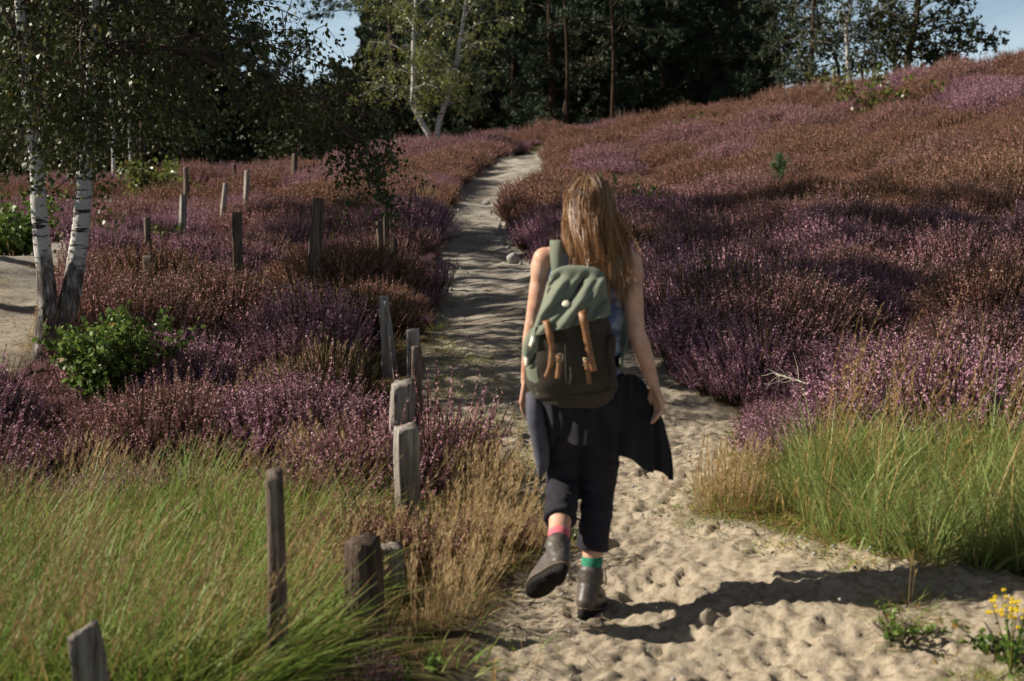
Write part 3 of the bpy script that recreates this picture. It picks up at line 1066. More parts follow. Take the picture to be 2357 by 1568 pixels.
# ------------------------------------------------------------ trees
def bark_birch():
    m, nt, b = new_mat("birch_bark")
    v = coord(nt)
    mk = noise_n(nt, mapping(nt, v, (5, 5, 30)), 1.0, 4, 0.65, 0.4)
    bl = noise_n(nt, mapping(nt, v, (7, 7, 4.2)), 1.0, 5, 0.65, 0.6)
    fine = noise_n(nt, mapping(nt, v, (30, 30, 160)), 1.0, 3, 0.6)
    white = ramp(nt, fine, [(0.3, (.34, .32, .30)), (0.6, (.52, .50, .47))])
    marks = ramp(nt, mk, [(0.42, (1, 1, 1)), (0.455, (0, 0, 0))])
    c = mixc(nt, marks, white, (.045, .038, .033))
    sx = nt.nodes.new("ShaderNodeSeparateXYZ"); nt.links.new(v, sx.inputs[0])
    at = nt.nodes.new("ShaderNodeAttribute"); at.attribute_name = "rough_bark"
    s = math_n(nt, 'ADD', math_n(nt, 'MULTIPLY', at.outputs["Fac"], .62), math_n(nt, 'MULTIPLY', bl, .62))
    f = ramp(nt, s, [(0.46, (0, 0, 0)), (0.54, (1, 1, 1))])
    dk = ramp(nt, noise_n(nt, mapping(nt, v, (28, 28, 7)), 1, 5, .7), [(.36, (.028, .023, .02)), (.52, (.13, .11, .095)), (.62, (.36, .34, .31))])
    c = mixc(nt, f, c, dk)
    nt.links.new(c, b.inputs["Base Color"])
    b.inputs["Roughness"].default_value = .8
    b.inputs["Specular IOR Level"].default_value = .2
    bump(nt, b, noise_n(nt, mapping(nt, v, (26, 26, 8)), 1, 6, .7), .7, .02)
    return m


BARK_BIRCH = bark_birch()
BARK_DARK = plain_mat("dark_bark", (.035, .027, .022), (.10, .075, .055), 9, .95, .1, .8, 30, .03, (1, 1, .25))
BARK_PINE = plain_mat("pine_bark", (.02, .015, .012), (.058, .036, .025), 7, .95, .1, .8, 30, .03, (1, 1, .3))
BARK_PALE = plain_mat("pale_bark", (.12, .11, .10), (.38, .36, .34), 6, .9, .1, .5, 30, .02, (1, 1, .5))
TWIG = plain_mat("twig_bark", (.045, .03, .025), (.10, .07, .055), 20, .9, .1)
LEAF_SHADED = leaf_mat("birch_leaf_shaded", [(0, (.026, .040, .010)), (.5, (.040, .056, .013)), (.85, (.06, .072, .017)), (1, (.10, .085, .02))], .45, .20, .32)  # shade inside the canopy is put into this dark leaf colour
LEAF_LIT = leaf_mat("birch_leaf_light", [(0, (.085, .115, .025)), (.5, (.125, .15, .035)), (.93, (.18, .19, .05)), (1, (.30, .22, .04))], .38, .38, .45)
LEAF_SHRUB = leaf_mat("shrub_leaf", [(0, (.065, .12, .022)), (.5, (.11, .18, .032)), (.97, (.17, .23, .05)), (1, (.25, .12, .03))], .42, .32, .35)
LEAF_BACK = leaf_mat("wood_leaf", [(0, (.026, .036, .013)), (.5, (.042, .052, .018)), (1, (.065, .068, .026))], .55, .15, .25)
NEEDLE = leaf_mat("pine_needle", [(0, (.032, .052, .030)), (.5, (.048, .074, .042)), (1, (.07, .09, .045))], .6, .1, .25)
NEEDLE_BR = leaf_mat("sapling_needle", [(0, (.06, .12, .05)), (.5, (.09, .17, .07)), (1, (.13, .20, .09))], .5, .2, .3)


def leaf_quads(g, pts, size, rng, m=0, hang=.4, aspect=.75):
    n = len(pts)
    if n == 0: return
    pts = np.asarray(pts)
    d = rng.normal(0, 1, (n, 3)); d[:, 2] -= hang * 1.5
    d /= np.linalg.norm(d, axis=1)[:, None]
    q = np.cross(d, rng.normal(0, 1, (n, 3))); q /= np.linalg.norm(q, axis=1)[:, None]
    s = (size * rng.uniform(.6, 1.25, n))[:, None]
    nn = np.cross(d, q)
    a = pts - d * s * .5
    mid = pts - d * s * .12
    V = np.stack([a, mid + q * s * aspect * .5 + nn * s * .08, pts + d * s * .5, mid - q * s * aspect * .5 + nn * s * .08], 1).reshape(-1, 3)
    i = np.arange(n)[:, None] * 4
    g.add(V, i + np.array([[0, 1, 2, 3]]), m)


def needle_clumps(g, pts, dirs, L, rng, k=10, w=.012, m=0):
    n = len(pts)
    if n == 0: return
    pts = np.repeat(np.asarray(pts), k, 0); dirs = np.repeat(np.asarray(dirs), k, 0)
    d = dirs * .9 + rng.normal(0, .75, (n * k, 3)); d /= np.linalg.norm(d, axis=1)[:, None]
    q = np.cross(d, rng.normal(0, 1, (n * k, 3))); q /= np.linalg.norm(q, axis=1)[:, None]
    s = (L * rng.uniform(.6, 1.2, n * k))[:, None]
    V = np.stack([pts - q * w, pts + d * s, pts + q * w], 1).reshape(-1, 3)
    i = np.arange(n * k)[:, None] * 3
    g.add(V, i + np.array([[0, 1, 2]]), m)


def grow(rng, p, d, L, seg, droop, wander):
    p = np.array(p, float); d = np.array(d, float); d /= np.linalg.norm(d)
    pts = [p.copy()]; ds = [d.copy()]
    for i in range(seg):
        d = d + np.array([0, 0, -droop / seg]) + rng.normal(0, wander, 3)
        d /= np.linalg.norm(d)
        p = p + d * (L / seg)
        pts.append(p.copy()); ds.append(d.copy())
    return np.array(pts), np.array(ds)


def along(pts, t):
    f = t * (len(pts) - 1); i = min(int(f), len(pts) - 2)
    return pts[i] + (pts[i + 1] - pts[i]) * (f - i)


def smooth_line(pts, n):
    """even points along a smooth line through given points"""
    pts = [np.array(tuple(p), float) for p in pts]
    ex = [2 * pts[0] - pts[1]] + pts + [2 * pts[-1] - pts[-2]]
    out = []
    m = len(pts) - 1
    for k in range(n):
        f = k / (n - 1) * m; i = min(int(f), m - 1); t = f - i
        a, b, c, d = ex[i], ex[i + 1], ex[i + 2], ex[i + 3]
        out.append(.5 * ((2 * b) + (-a + c) * t + (2 * a - 5 * b + 4 * c - d) * t * t + (-a + 3 * b - 3 * c + d) * t ** 3))
    return np.array(out)


def branch_out(g, rng, limb, r0, kind, dens, twig_L, leafpts, leafdirs, n_sub, sub_L, droop, hang, step):
    """sub-branches and twigs along one limb; returns foliage points"""
    n = len(limb)
    rr = np.linspace(r0, max(r0 * .18, .004), n)
    add_tube(g, [tuple(p) for p in limb], list(rr), 5, 0, True)
    LL = np.linalg.norm(limb[-1] - limb[0])
    for k in range(n_sub):
        t = .18 + .82 * (k + rng.random()) / n_sub
        b = along(limb, min(t, .999))
        i = min(int(t * (n - 1)), n - 2)
        ax = limb[i + 1] - limb[i]; ax /= np.linalg.norm(ax) + 1e-9
        d = ax * .55 + rng.normal(0, .62, 3); d[2] += .10
        L = sub_L * LL * (1.15 - .75 * t) * rng.uniform(.6, 1.25)
        sp, sd = grow(rng, b, d, L, 5, droop, .10)
        add_tube(g, [tuple(p) for p in sp], list(np.linspace(max(r0 * .32, .006), .003, 6)), 3, 0, False)
        if kind == 'needle':
            m = max(3, int(dens * L / step))
            for j in range(m):
                tt = .25 + .75 * rng.random()
                leafpts.append(along(sp, min(tt, .999)) + rng.normal(0, .05 + .06 * L, 3) * np.array([1, 1, .55]))
                leafdirs.append(sd[-1] * .6 + np.array([0, 0, .45]))
        else:
            nt = max(2, int(L * 4.2))
            for j in range(nt):
                tb = along(sp, min(.3 + .7 * (j + rng.random()) / nt, .999))
                td = rng.normal(0, .5, 3) + sd[-1] * .5; td[2] -= hang * .5
                tp, tdd = grow(rng, tb, td, twig_L * rng.uniform(.5, 1.3), 4, hang, .10)
                if twig_L > .4 and rng.random() < .55:
                    add_tube(g, [tuple(p) for p in tp], [.003, .0025, .002, .0018, .0012], 3, 0, False)
                nl = max(2, int(dens * twig_L / step))
                for q in range(nl):
                    leafpts.append(along(tp, min(rng.random(), .999)) + rng.normal(0, .035, 3))
                    leafdirs.append(tdd[-1])


def dup(root, loc, rz, s=1.0, label=None, group=None):
    r = root.copy(); COL.objects.link(r)
    r.location = loc; r.rotation_euler = (0, 0, rz); r.scale = (s, s, s)
    if label: r["label"] = label
    if group: r["group"] = group
    for ch in list(root.children):
        c = ch.copy(); COL.objects.link(c); c.parent = r
    return r


def make_tree(name, label, cat, base, trunks, mats, kind, limbs, leaf, group=None, seed=1, bark_h=None, extra=None):
    """trunks: list of (points, r0, r1) relative to base; limbs: dict; leaf: dict"""
    rng = np.random.default_rng(seed)
    root = empty(name, base, 0, label, cat, group)
    bg = Geo(); lp, ld = [], []
    for ti, (pts, r0, r1) in enumerate(trunks):
        line = smooth_line(pts, 22)
        tt = np.linspace(0, 1, 22)
        rad = r1 + (r0 - r1) * (1 - tt) ** .85
        flare = 1 + .5 * np.exp(-tt * len(line) * .75)
        rad = rad * flare
        g = Geo()
        add_tube(g, [tuple(p) for p in line], list(rad), 12, 0, True, lump=.05, rng=random.Random(seed + ti))
        attrs = None
        if bark_h is not None:
            Vv = np.concatenate(g.v)
            attrs = {"rough_bark": 1 - sstep(bark_h * .25, bark_h, Vv[:, 2])}
        g.obj("trunk", mats[0], root, attrs=attrs)
        H = limbs
        for k in range(H['n']):
            t = H['t0'] + (H['t1'] - H['t0']) * ((k + rng.random()) / H['n'])
            b = along(line, min(t, .999))
            az = k * 2.399 + rng.uniform(-.5, .5) + ti * 1.3
            if 'az' in H:
                az = H['az'][0] + rng.normal(0, H['az'][1])
            s = (t - H['t0']) / (H['t1'] - H['t0'] + 1e-9)
            L = H['L'] * (H['shape'](s)) * rng.uniform(.75, 1.2)
            el = H['el'] + rng.normal(0, .15) + H.get('el_t', 0) * s
            d = (cos(az) * cos(el), sin(az) * cos(el), sin(el))
            lb, _ = grow(rng, b, d, L, 8, H['droop'], .07)
            branch_out(bg, rng, lb, max(.012, r0 * H.get('thick', .38) * (1 - .6 * t)), kind, leaf['dens'], leaf.get('twig', .3), lp, ld, H['sub'], H['sub_L'], H['droop'] * .8,
                       leaf.get('hang', .5), leaf.get('step', .06))
    if extra:
        for (pts, r0, nsub, subL) in extra:
            lb = smooth_line(pts, 12)
            branch_out(bg, rng, lb, r0, kind, leaf['dens'], leaf.get('twig', .3), lp, ld, nsub, subL, limbs['droop'], leaf.get('hang', .5), leaf.get('step', .06))
    bg.obj("branches", mats[1], root)
    cg = Geo()
    if kind == 'needle':
        needle_clumps(cg, lp, ld, leaf['size'], rng, leaf.get('k', 10), leaf.get('w', .012))
    else:
        leaf_quads(cg, lp, leaf['size'], rng, 0, leaf.get('hang', .5), leaf.get('aspect', .75))
    cg.obj("crown", mats[2], root, smooth=False)
    return root


def gpt(x, y, dz=-.05):
    return Vector((x, y, float(zbase(x, y)) + dz))


def rel(pts, base):
    return [tuple(Vector(p) - base) for p in pts]


# the old twin-stemmed birch beside the sand patch
tb = P(122, 812, 10.7); tb.z = float(zbase(tb.x, tb.y)) - .06
t1 = rel([tb + Vector((-.07, 0, 0)), P(108, 740, 10.7), P(107, 660, 10.7), P(96, 560, 10.7), P(89, 470, 10.68), P(85, 393, 10.65), P(74, 290, 10.6),
          P(60, 190, 10.55), P(46, 20, 10.5), P(20, -300, 10.4), P(-60, -1150, 10.3)], tb)
t2 = rel([tb + Vector((.06, .03, 0)), P(150, 745, 10.75), P(168, 650, 10.8), P(184, 540, 10.85), P(192, 450, 10.9), P(203, 350, 10.95), P(206, 270, 11.0),
          P(209, 190, 11.05), P(215, 60, 11.1), P(225, -250, 11.2), P(260, -1150, 11.3)], tb)
ex = [([P(212, 120, 11.05), P(330, 95, 11.3), P(500, 150, 11.7), P(600, 188, 11.9), P(690, 213, 12.1), P(770, 265, 12.2), P(830, 330, 12.2)], .035, 24, .24),
      ([P(690, 213, 12.1), P(760, 230, 12.3), P(850, 270, 12.5), P(910, 330, 12.6)], .016, 16, .5),
      ([P(740, 245, 12.2), P(790, 300, 12.1), P(840, 380, 12.1), P(870, 440, 12.1)], .012, 14, .42),
      ([P(222, -20, 11.1), P(330, -90, 11.0), P(470, -90, 11.0), P(560, -40, 11.0)], .03, 18, .30),
      ([P(222, -120, 11.1), P(300, -190, 10.6), P(430, -170, 10.2), P(560, -90, 10.0)], .03, 15, .32),
      ([P(215, 20, 11.1), P(300, 10, 11.6), P(400, 60, 12.2), P(480, 150, 12.6)], .025, 22, .38),
      ([P(210, 150, 11.05), P(280, 110, 10.7), P(380, 140, 10.5), P(440, 200, 10.4)], .02, 20, .36),
      ([P(207, 210, 11.0), P(250, 190, 11.3), P(330, 200, 11.7), P(400, 250, 12.0)], .018, 16, .34),
      ([P(74, 270, 10.6), P(120, 220, 10.4), P(170, 220, 10.2), P(165, 280, 10.1)], .016, 14, .34),
      ([P(60, 190, 10.55), P(0, 160, 10.8), P(-70, 190, 10.9), P(-90, 260, 10.9)], .02, 14, .4),
      ([P(85, 380, 10.65), P(50, 320, 10.9), P(-10, 290, 11.2), P(-40, 320, 11.3)], .016, 12, .36),
      ([P(46, 20, 10.5), P(120, 10, 11.4), P(200, 60, 12.2), P(260, 160, 12.8)], .022, 20, .36)]
ex += [([P(209, 150, 11.05), P(228, 150, 10.4), P(226, 210, 10.0), P(214, 300, 9.9)], .012, 12, .30),
       ([P(210, 90, 11.1), P(190, 60, 10.3), P(185, 120, 9.9), P(196, 220, 9.8)], .012, 12, .30),
       ([P(60, 190, 10.55), P(80, 170, 10.0), P(84, 230, 9.7), P(76, 330, 9.6)], .012, 12, .30),
       ([P(50, 90, 10.5), P(40, 70, 9.8), P(46, 120, 9.6), P(56, 200, 9.6)], .012, 12, .30)]
ex = [(rel(p, tb), r, n, s) for p, r, n, s in ex]
birch = make_tree("birch_tree", "old birch with two white stems rising from one foot beside the sand patch", "tree", tb,
                  [(t1, .080, .02), (t2, .084, .022)], [BARK_BIRCH, TWIG, LEAF_SHADED], 'leaf',
                  dict(n=15, t0=.70, t1=.98, L=2.2, shape=lambda s: 1 - .45 * s, el=.55, droop=.8, sub=11, sub_L=.40, thick=.33),
                  dict(dens=2.6, twig=.46, hang=.9, step=.055, size=.045), seed=11, bark_h=1.15, extra=ex)

# tall birches outside the picture on the left that shade the middle of the heath
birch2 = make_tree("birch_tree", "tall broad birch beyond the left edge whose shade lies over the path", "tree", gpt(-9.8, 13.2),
                   [([(0, 0, 0), (.1, 0, 3.5), (-.1, .1, 7), (.1, 0, 11), (0, 0, 14)], .17, .02)], [BARK_BIRCH, TWIG, LEAF_SHADED], 'leaf',
                   dict(n=26, t0=.46, t1=.98, L=3.4, shape=lambda s: 1.05 - .55 * s, el=.35, droop=.7, sub=9, sub_L=.42, thick=.3),
                   dict(dens=2.8, twig=.6, hang=.8, step=.075, size=.17), seed=12, bark_h=1.5)
birch3 = dup(birch2, gpt(-10.4, 17.2), 2.2, 1.0, "second tall birch beyond the left edge, in the middle of the shading row")
birch4 = dup(birch2, gpt(-13.0, 21.5), 4.2, .95, "third tall birch beyond the left edge, farthest up the heath")

# two slim sunlit birches at the top of the path
for k, (uvs, lab, sd_) in enumerate([
        ([(996, 326), (978, 295), (957, 255), (949, 235), (952, 180), (951, 110), (955, 30), (962, -80), (966, -200)],
         "slim birch with leaning foot and light green leaves, the left one above the path", 21),
        ([(1008, 328), (1007, 300), (1014, 268), (1030, 225), (1046, 170), (1056, 110), (1068, 40), (1080, -60), (1086, -180)],
         "slim birch with bent white foot and light green leaves, the right one above the path", 22)]):
    yb = 40.6
    b0 = P(uvs[0][0], uvs[0][1], yb); gz = float(zbase(b0.x, b0.y)); b0.z = gz - .05
    pts = rel([b0] + [P(u, v, yb) for u, v in uvs], b0)
    ang = [pi * .95, pi * .1][k]
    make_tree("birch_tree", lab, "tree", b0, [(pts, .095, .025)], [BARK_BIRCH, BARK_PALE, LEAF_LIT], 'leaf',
              dict(n=24, t0=.38, t1=.97, L=1.8, shape=lambda s: .8 + .5 * s - .6 * s * s, el=.65, droop=.7, sub=13, sub_L=.42, thick=.3),
              dict(dens=1.25, twig=.42, hang=.8, step=.075, size=.085), seed=sd_, bark_h=.35)

# --- the wood behind: prototypes, then copies
HIDE = Vector((0, 0, 0))


def pine_proto(seed, H, t0, L, n, base, label, group, el=.15, r=.16, size=.24, dens=1.0, bark=None, k=12):
    rg = random.Random(seed)
    pts = [(0, 0, 0)] + [(rg.gauss(0, .10) * i * .35, rg.gauss(0, .10) * i * .35, H * i / 5) for i in range(1, 6)]
    return make_tree("pine_tree", label, "tree", base, [(pts, r, .03)], [bark or BARK_PINE, BARK_DARK, NEEDLE], 'needle',
                     dict(n=n, t0=t0, t1=.99, L=L, shape=lambda s: (1.0 - .78 * s) * (.75 + .6 * min(1, s * 3)), el=el, el_t=.5, droop=.25, sub=9, sub_L=.42, thick=.3),
                     dict(dens=dens * 1.5, step=.10, size=size, k=k, w=.028), group=group, seed=seed)


def leafy_proto(seed, H, t0, L, n, base, label, group, size=.15, dens=.9, r=.13, mats=None, sub=8, twig=.5):
    rg = random.Random(seed)
    pts = [(0, 0, 0)] + [(rg.gauss(0, .14) * i * .4, rg.gauss(0, .14) * i * .4, H * i / 5) for i in range(1, 6)]
    return make_tree("broadleaf_tree", label, "tree", base, [(pts, r, .03)], mats or [BARK_DARK, BARK_DARK, LEAF_BACK], 'leaf',
                     dict(n=n, t0=t0, t1=.98, L=L, shape=lambda s: .85 + .4 * s - .75 * s * s, el=.45, droop=.5, sub=sub, sub_L=.42, thick=.3),
                     dict(dens=dens * 2.0, twig=twig, hang=.5, step=.13, size=size * 1.15), group=group, seed=seed)


G1 = "dark pines in the wood behind the crest of the path"
G2 = "dark broadleaf trees in the wood behind the birches on the left"


def wood(u, y):
    p = P(u, 300, y)
    return gpt(p.x, p.y, -.1)


pA = pine_proto(31, 13, .05, 3.0, 40, wood(1270, 53), "dense dark pine of the wood behind the heather crest, branches down to the ground", G1)
pB = pine_proto(32, 15, .10, 3.2, 40, wood(1420, 57), "dense dark pine of the wood behind the heather crest, branches down to the ground", G1)
pC = pine_proto(33, 12, .04, 2.7, 38, wood(1530, 54), "dense dark pine of the wood behind the heather crest, branches down to the ground", G1)
rw = random.Random(9)
for (u, y, pr, s) in [(1185, 56, pB, .95), (1345, 60, pA, 1.1), (1470, 62, pC, 1.15), (1610, 57, pA, 1.05), (1690, 54, pB, .9), (1660, 62, pC, 1.2), 
                      (1100, 60, pC, 1.1), (1230, 64, pB, 1.05), (1560, 68, pB, 1.1), (1390, 70, pC, 1.3), (1120, 72, pB, 1.1), (1290, 76, pA, 1.3), (1480, 78, pB, 1.2),
                      (1640, 76, pA, 1.2), (1715, 72, pC, 1.0), (1020, 66, pA, 1.0), (930, 62, pC, .9)]:
    dup(pr, wood(u, y), rw.uniform(0, 6.28), s, group=G1)
lA = leafy_proto(41, 11, .06, 3.0, 30, wood(330, 52), "dark shady broadleaf tree of the wood behind the white birch stems", G2)
lB = leafy_proto(42, 9.5, .04, 3.0, 30, wood(120, 54), "dark shady broadleaf tree of the wood behind the white birch stems", G2)
for (u, y, pr, s) in [(-40, 50, lA, 1.1), (30, 58, lB, 1.2), (220, 57, lA, 1.15), (420, 56, lB, 1.1), (160, 64, lA, 1.3), (300, 66, lB, 1.4), (60, 70, lA, 1.35),
                      (400, 70, lA, 1.2), (-130, 60, lB, 1.3), (-60, 72, lB, 1.5), (230, 78, lB, 1.6), (425, 74, lB, 1.2), (330, 84, lA, 1.5), (120, 86, lA, 1.6)]:
    dup(pr, wood(u, y), rw.uniform(0, 6.28), s, group=G2)
# the deep wood beyond, one closed mass of foliage
def far_wood():
    rng = np.random.default_rng(40)
    g = Geo()
    n = 52000
    y = rng.uniform(70, 100, n)
    u = rng.uniform(-700, 1800, n)
    x = (u * K - 512) / FPX * y
    top = 15 + 3 * fbm(u / 90., y * .1, 5, 3)
    gap = sstep(480, 560, u) * (1 - sstep(800, 900, u))
    top = top * (1 - gap) + gap * (4.3 + 1.0 * fbm(u / 40., y * .1, 6, 3))
    top = top - 13 * sstep(1745, 1800, u)
    z = zbase(x, y) - .5 + rng.random(n) ** .9 * (top + .5)
    leaf_quads(g, np.stack([x, y, z], -1), .85, rng, 0, .3, .9)
    o = g.obj("dark_forest", LEAF_BACK, smooth=False)
    tag(o, "deep dark forest closing off the view behind the pines and broadleaf trees", "forest", kind="stuff")


far_wood()

# shapes seen against the gap of sky
tg = wood(575, 58)
pD = pine_proto(34, 6.0, .05, 1.9, 40, tg, "dark conifer standing at the left side of the sky gap", None, el=.05)
tg = wood(690, 66)
leafy_proto(43, 6.7, .1, 1.25, 26, tg, "slender dark tree rising in the middle of the sky gap", None, size=.13)
tg = wood(790, 52)
lE = leafy_proto(44, 3.6, .05, 1.9, 30, tg, "low round dark tree below the sky gap, beside the lit birches", None)
dup(lE, wood(735, 60), 2.0, 1.0, "dark bushy tree under the sky gap, half hidden by its rounder neighbour")
dup(lE, wood(860, 56), 4.0, 1.15, "dark bushy tree close behind the left lit birch")
dup(lE, wood(640, 54), 1.0, .85, "lowest dark bush tree at the foot of the sky gap conifer")
dup(lE, wood(690, 48), 5.0, .62, "small dark bush at the rim of the heath below the sky gap")
# tall pine whose upper branches reach into the gap from above
tg = wood(905, 55)
make_tree("pine_tree", "tall pine behind the lit birches, its top branches reaching over the sky gap", "tree", tg,
          [([(0, 0, 0), (.1, 0, 3), (-.1, 0, 6), (0, .1, 9), (.1, 0, 13)], .17, .04)], [BARK_PINE, BARK_DARK, NEEDLE], 'needle',
          dict(n=26, t0=.44, t1=.99, L=4.6, shape=lambda s: 1 - .7 * s, el=.0, droop=.1, sub=9, sub_L=.38, thick=.3),
          dict(dens=1.2, step=.10, size=.24, k=12, w=.016), seed=51)

# trees against the sky on the right
def sky_tree(name, label, uvs, y, r0, r1, mats, kind, limbs, leaf, seed, extra=None):
    b0 = P(uvs[0][0], uvs[0][1], y); gz = float(zbase(b0.x, b0.y)); b0.z = min(b0.z, gz) - .05
    pts = rel([b0] + [P(u, v, y) for u, v in uvs], b0)
    if extra: extra = [(rel([P(u, v, y + dy) for (u, v, dy) in pp], b0), r, n, s) for pp, r, n, s in extra]
    return make_tree(name, label, "tree", b0, [(pts, r0, r1)], mats, kind, limbs, leaf, seed=seed, extra=extra, bark_h=.3 if mats[0] is BARK_BIRCH else None)


thin = dict(n=16, t0=.32, t1=.97, L=2.0, shape=lambda s: .9 + .2 * s - .4 * s * s, el=.45, droop=.35, sub=7, sub_L=.42, thick=.35)
sparse = dict(dens=2.1, twig=.4, hang=.4, step=.13, size=.105)
sky_tree("pine_tree", "straight dark pine trunk on the skyline, left of the white birch", [(1866, 205), (1868, 130), (1872, 50), (1874, -60), (1876, -220)], 45, .105, .04,
         [BARK_DARK, BARK_DARK, NEEDLE], 'needle', dict(thin, n=22, t0=.12, L=1.9, el=.1), dict(dens=1.1, step=.12, size=.19, k=10, w=.022), 61,
         extra=[([(1868, 160, 0), (1850, 130, .3), (1835, 108, .4)], .025, 5, .4), ([(1869, 120, 0), (1890, 105, .3), (1915, 98, .5)], .02, 5, .4)])
sky_tree("birch_tree", "white stemmed birch on the skyline, forked above the hill", [(1956, 186), (1952, 150), (1950, 105), (1948, 60), (1958, 20), (1964, -60), (1968, -180)], 44,
         .085, .03, [BARK_BIRCH, BARK_PALE, LEAF_BACK], 'leaf', dict(thin, n=18), sparse, 62,
         extra=[([(1950, 85, 0), (1944, 45, .1), (1938, 10, .2), (1930, -50, .3)], .04, 8, .35)])
sky_tree("birch_tree", "thin pale birch stem curving up left of the dark pine trunk", [(1838, 200), (1842, 150), (1836, 100), (1830, 50), (1836, -20), (1842, -140)], 50,
         .06, .02, [BARK_PALE, BARK_PALE, LEAF_BACK], 'leaf', dict(thin, n=16, L=1.8), sparse, 63)
sky_tree("birch_tree", "pale thin birch with low fork between white birch and spreading oak", [(2012, 168), (2013, 135), (2020, 95), (2018, 40), (2024, -30), (2030, -150)], 49,
         .07, .02, [BARK_PALE, BARK_PALE, LEAF_BACK], 'leaf', dict(thin, n=17, L=1.7), dict(sparse, dens=2.2), 64,
         extra=[([(2012, 150, 0), (2005, 110, .2), (2000, 60, .3), (1990, 0, .3)], .04, 8, .35)])
sky_tree("oak_tree", "dark spreading oak rightmost on the skyline, long limb held over the hill", [(2088, 165), (2092, 120), (2105, 70), (2112, 20), (2120, -50), (2124, -170)], 46,
         .13, .05, [BARK_DARK, BARK_DARK, LEAF_BACK], 'leaf', dict(thin, n=22, t0=.14, L=2.1, el=.3, sub=9), dict(dens=5.0, twig=.38, hang=.2, step=.13, size=.115), 65,
         extra=[([(2095, 115, 0), (2150, 100, -.4), (2220, 96, -.7), (2275, 88, -.8), (2296, 92, -.8)], .05, 22, .26),
                ([(2098, 100, 0), (2160, 60, -.3), (2215, 55, -.5), (2260, 70, -.6)], .045, 20, .28),
                ([(2094, 130, 0), (2140, 135, .2), (2185, 128, .3), (2215, 118, .3)], .035, 14, .3),
                ([(2108, 60, 0), (2165, 20, 0), (2200, -30, 0)], .04, 12, .3),
                ([(2090, 140, 0), (2060, 120, .3), (2045, 95, .3)], .03, 12, .38)])
sky_tree("oak_tree", "dark bushy oak on the skyline right behind the thin pale birch", [(2060, 168), (2058, 120), (2050, 60), (2052, 0), (2056, -120)], 53,
         .10, .04, [BARK_DARK, BARK_DARK, LEAF_BACK], 'leaf', dict(thin, n=20, t0=.12, L=2.0), dict(sparse, dens=2.4), 66)
sky_tree("broadleaf_tree", "dark leaning tree with crooked limbs between pine trunk and white birch", [(1932, 190), (1925, 140), (1905, 95), (1885, 55), (1880, 10), (1876, -80)], 54,
         .08, .03, [BARK_DARK, BARK_DARK, LEAF_BACK], 'leaf', dict(thin, n=17, t0=.2, L=2.0), dict(sparse, dens=1.4), 67)
sky_tree("broadleaf_tree", "dark tree at the right end of the closed wood, sky showing through its crown", [(1790, 235), (1788, 180), (1780, 110), (1786, 40), (1790, -80), (1792, -200)], 52,
         .11, .04, [BARK_DARK, BARK_DARK, NEEDLE], 'needle', dict(thin, n=30, t0=.10, L=2.5, el=.2), dict(dens=1.1, step=.11, size=.20, k=11, w=.022), 68)
sky_tree("broadleaf_tree", "low dark undergrowth tree below the white birch crown", [(1985, 185), (1984, 150), (1990, 120), (1988, 70)], 56,
         .06, .02, [BARK_DARK, BARK_DARK, LEAF_BACK], 'leaf', dict(thin, n=16, t0=.1, L=1.4), dict(sparse, dens=1.8), 69)
for k, (uvs, lab) in enumerate([([(262, 395), (260, 300), (256, 210), (254, 120), (258, 0), (262, -150)], "thin pale birch stem standing in the dark wood right of the twin birch"),
                               ([(302, 398), (298, 300), (300, 200), (306, 60), (310, -120)], "thinnest grey stem in the dark wood, behind the olive bush")]):
    sky_tree("birch_tree", lab, uvs, 43 + 2 * k, [.07, .05][k], .02, [BARK_BIRCH, TWIG, LEAF_BACK], 'leaf', dict(thin, n=14, t0=.45), sparse, 95 + k)
# reddish pine trunks showing in front of the closed wood
for k, (u, vt, lab) in enumerate([(1408, 150, "thin reddish pine trunk at the front of the closed wood"), (1302, 120, "dark pine trunk at the front of the wood, left of the dark leaning stem")]):
    b0 = wood(u, 49.5 + k)
    make_tree("pine_tree", lab, "tree", b0, [([(0, 0, 0), (.05, 0, 3), (-.08, 0, 6), (.05, 0, 11)], .075, .03)], [BARK_PINE, BARK_DARK, NEEDLE], 'needle',
              dict(n=16, t0=.42, t1=.99, L=2.2, shape=lambda s: 1 - .6 * s, el=.1, droop=.2, sub=7, sub_L=.4, thick=.3),
              dict(dens=.9, step=.11, size=.22, k=10, w=.015), seed=80 + k)
b0 = wood(1290, 50.5)
make_tree("birch_tree", "dark birch stem leaning right in front of the dark pines", "tree", b0, [(rel([b0, P(1300, 240, 50.5), P(1318, 200, 50.5), P(1350, 150, 50.5), P(1400, 100, 50.5), P(1440, 40, 50.5)], b0), .045, .015)],
          [BARK_DARK, BARK_DARK, LEAF_BACK], 'leaf', dict(thin, n=12, t0=.55, L=1.2), dict(sparse, dens=.5), seed=90)

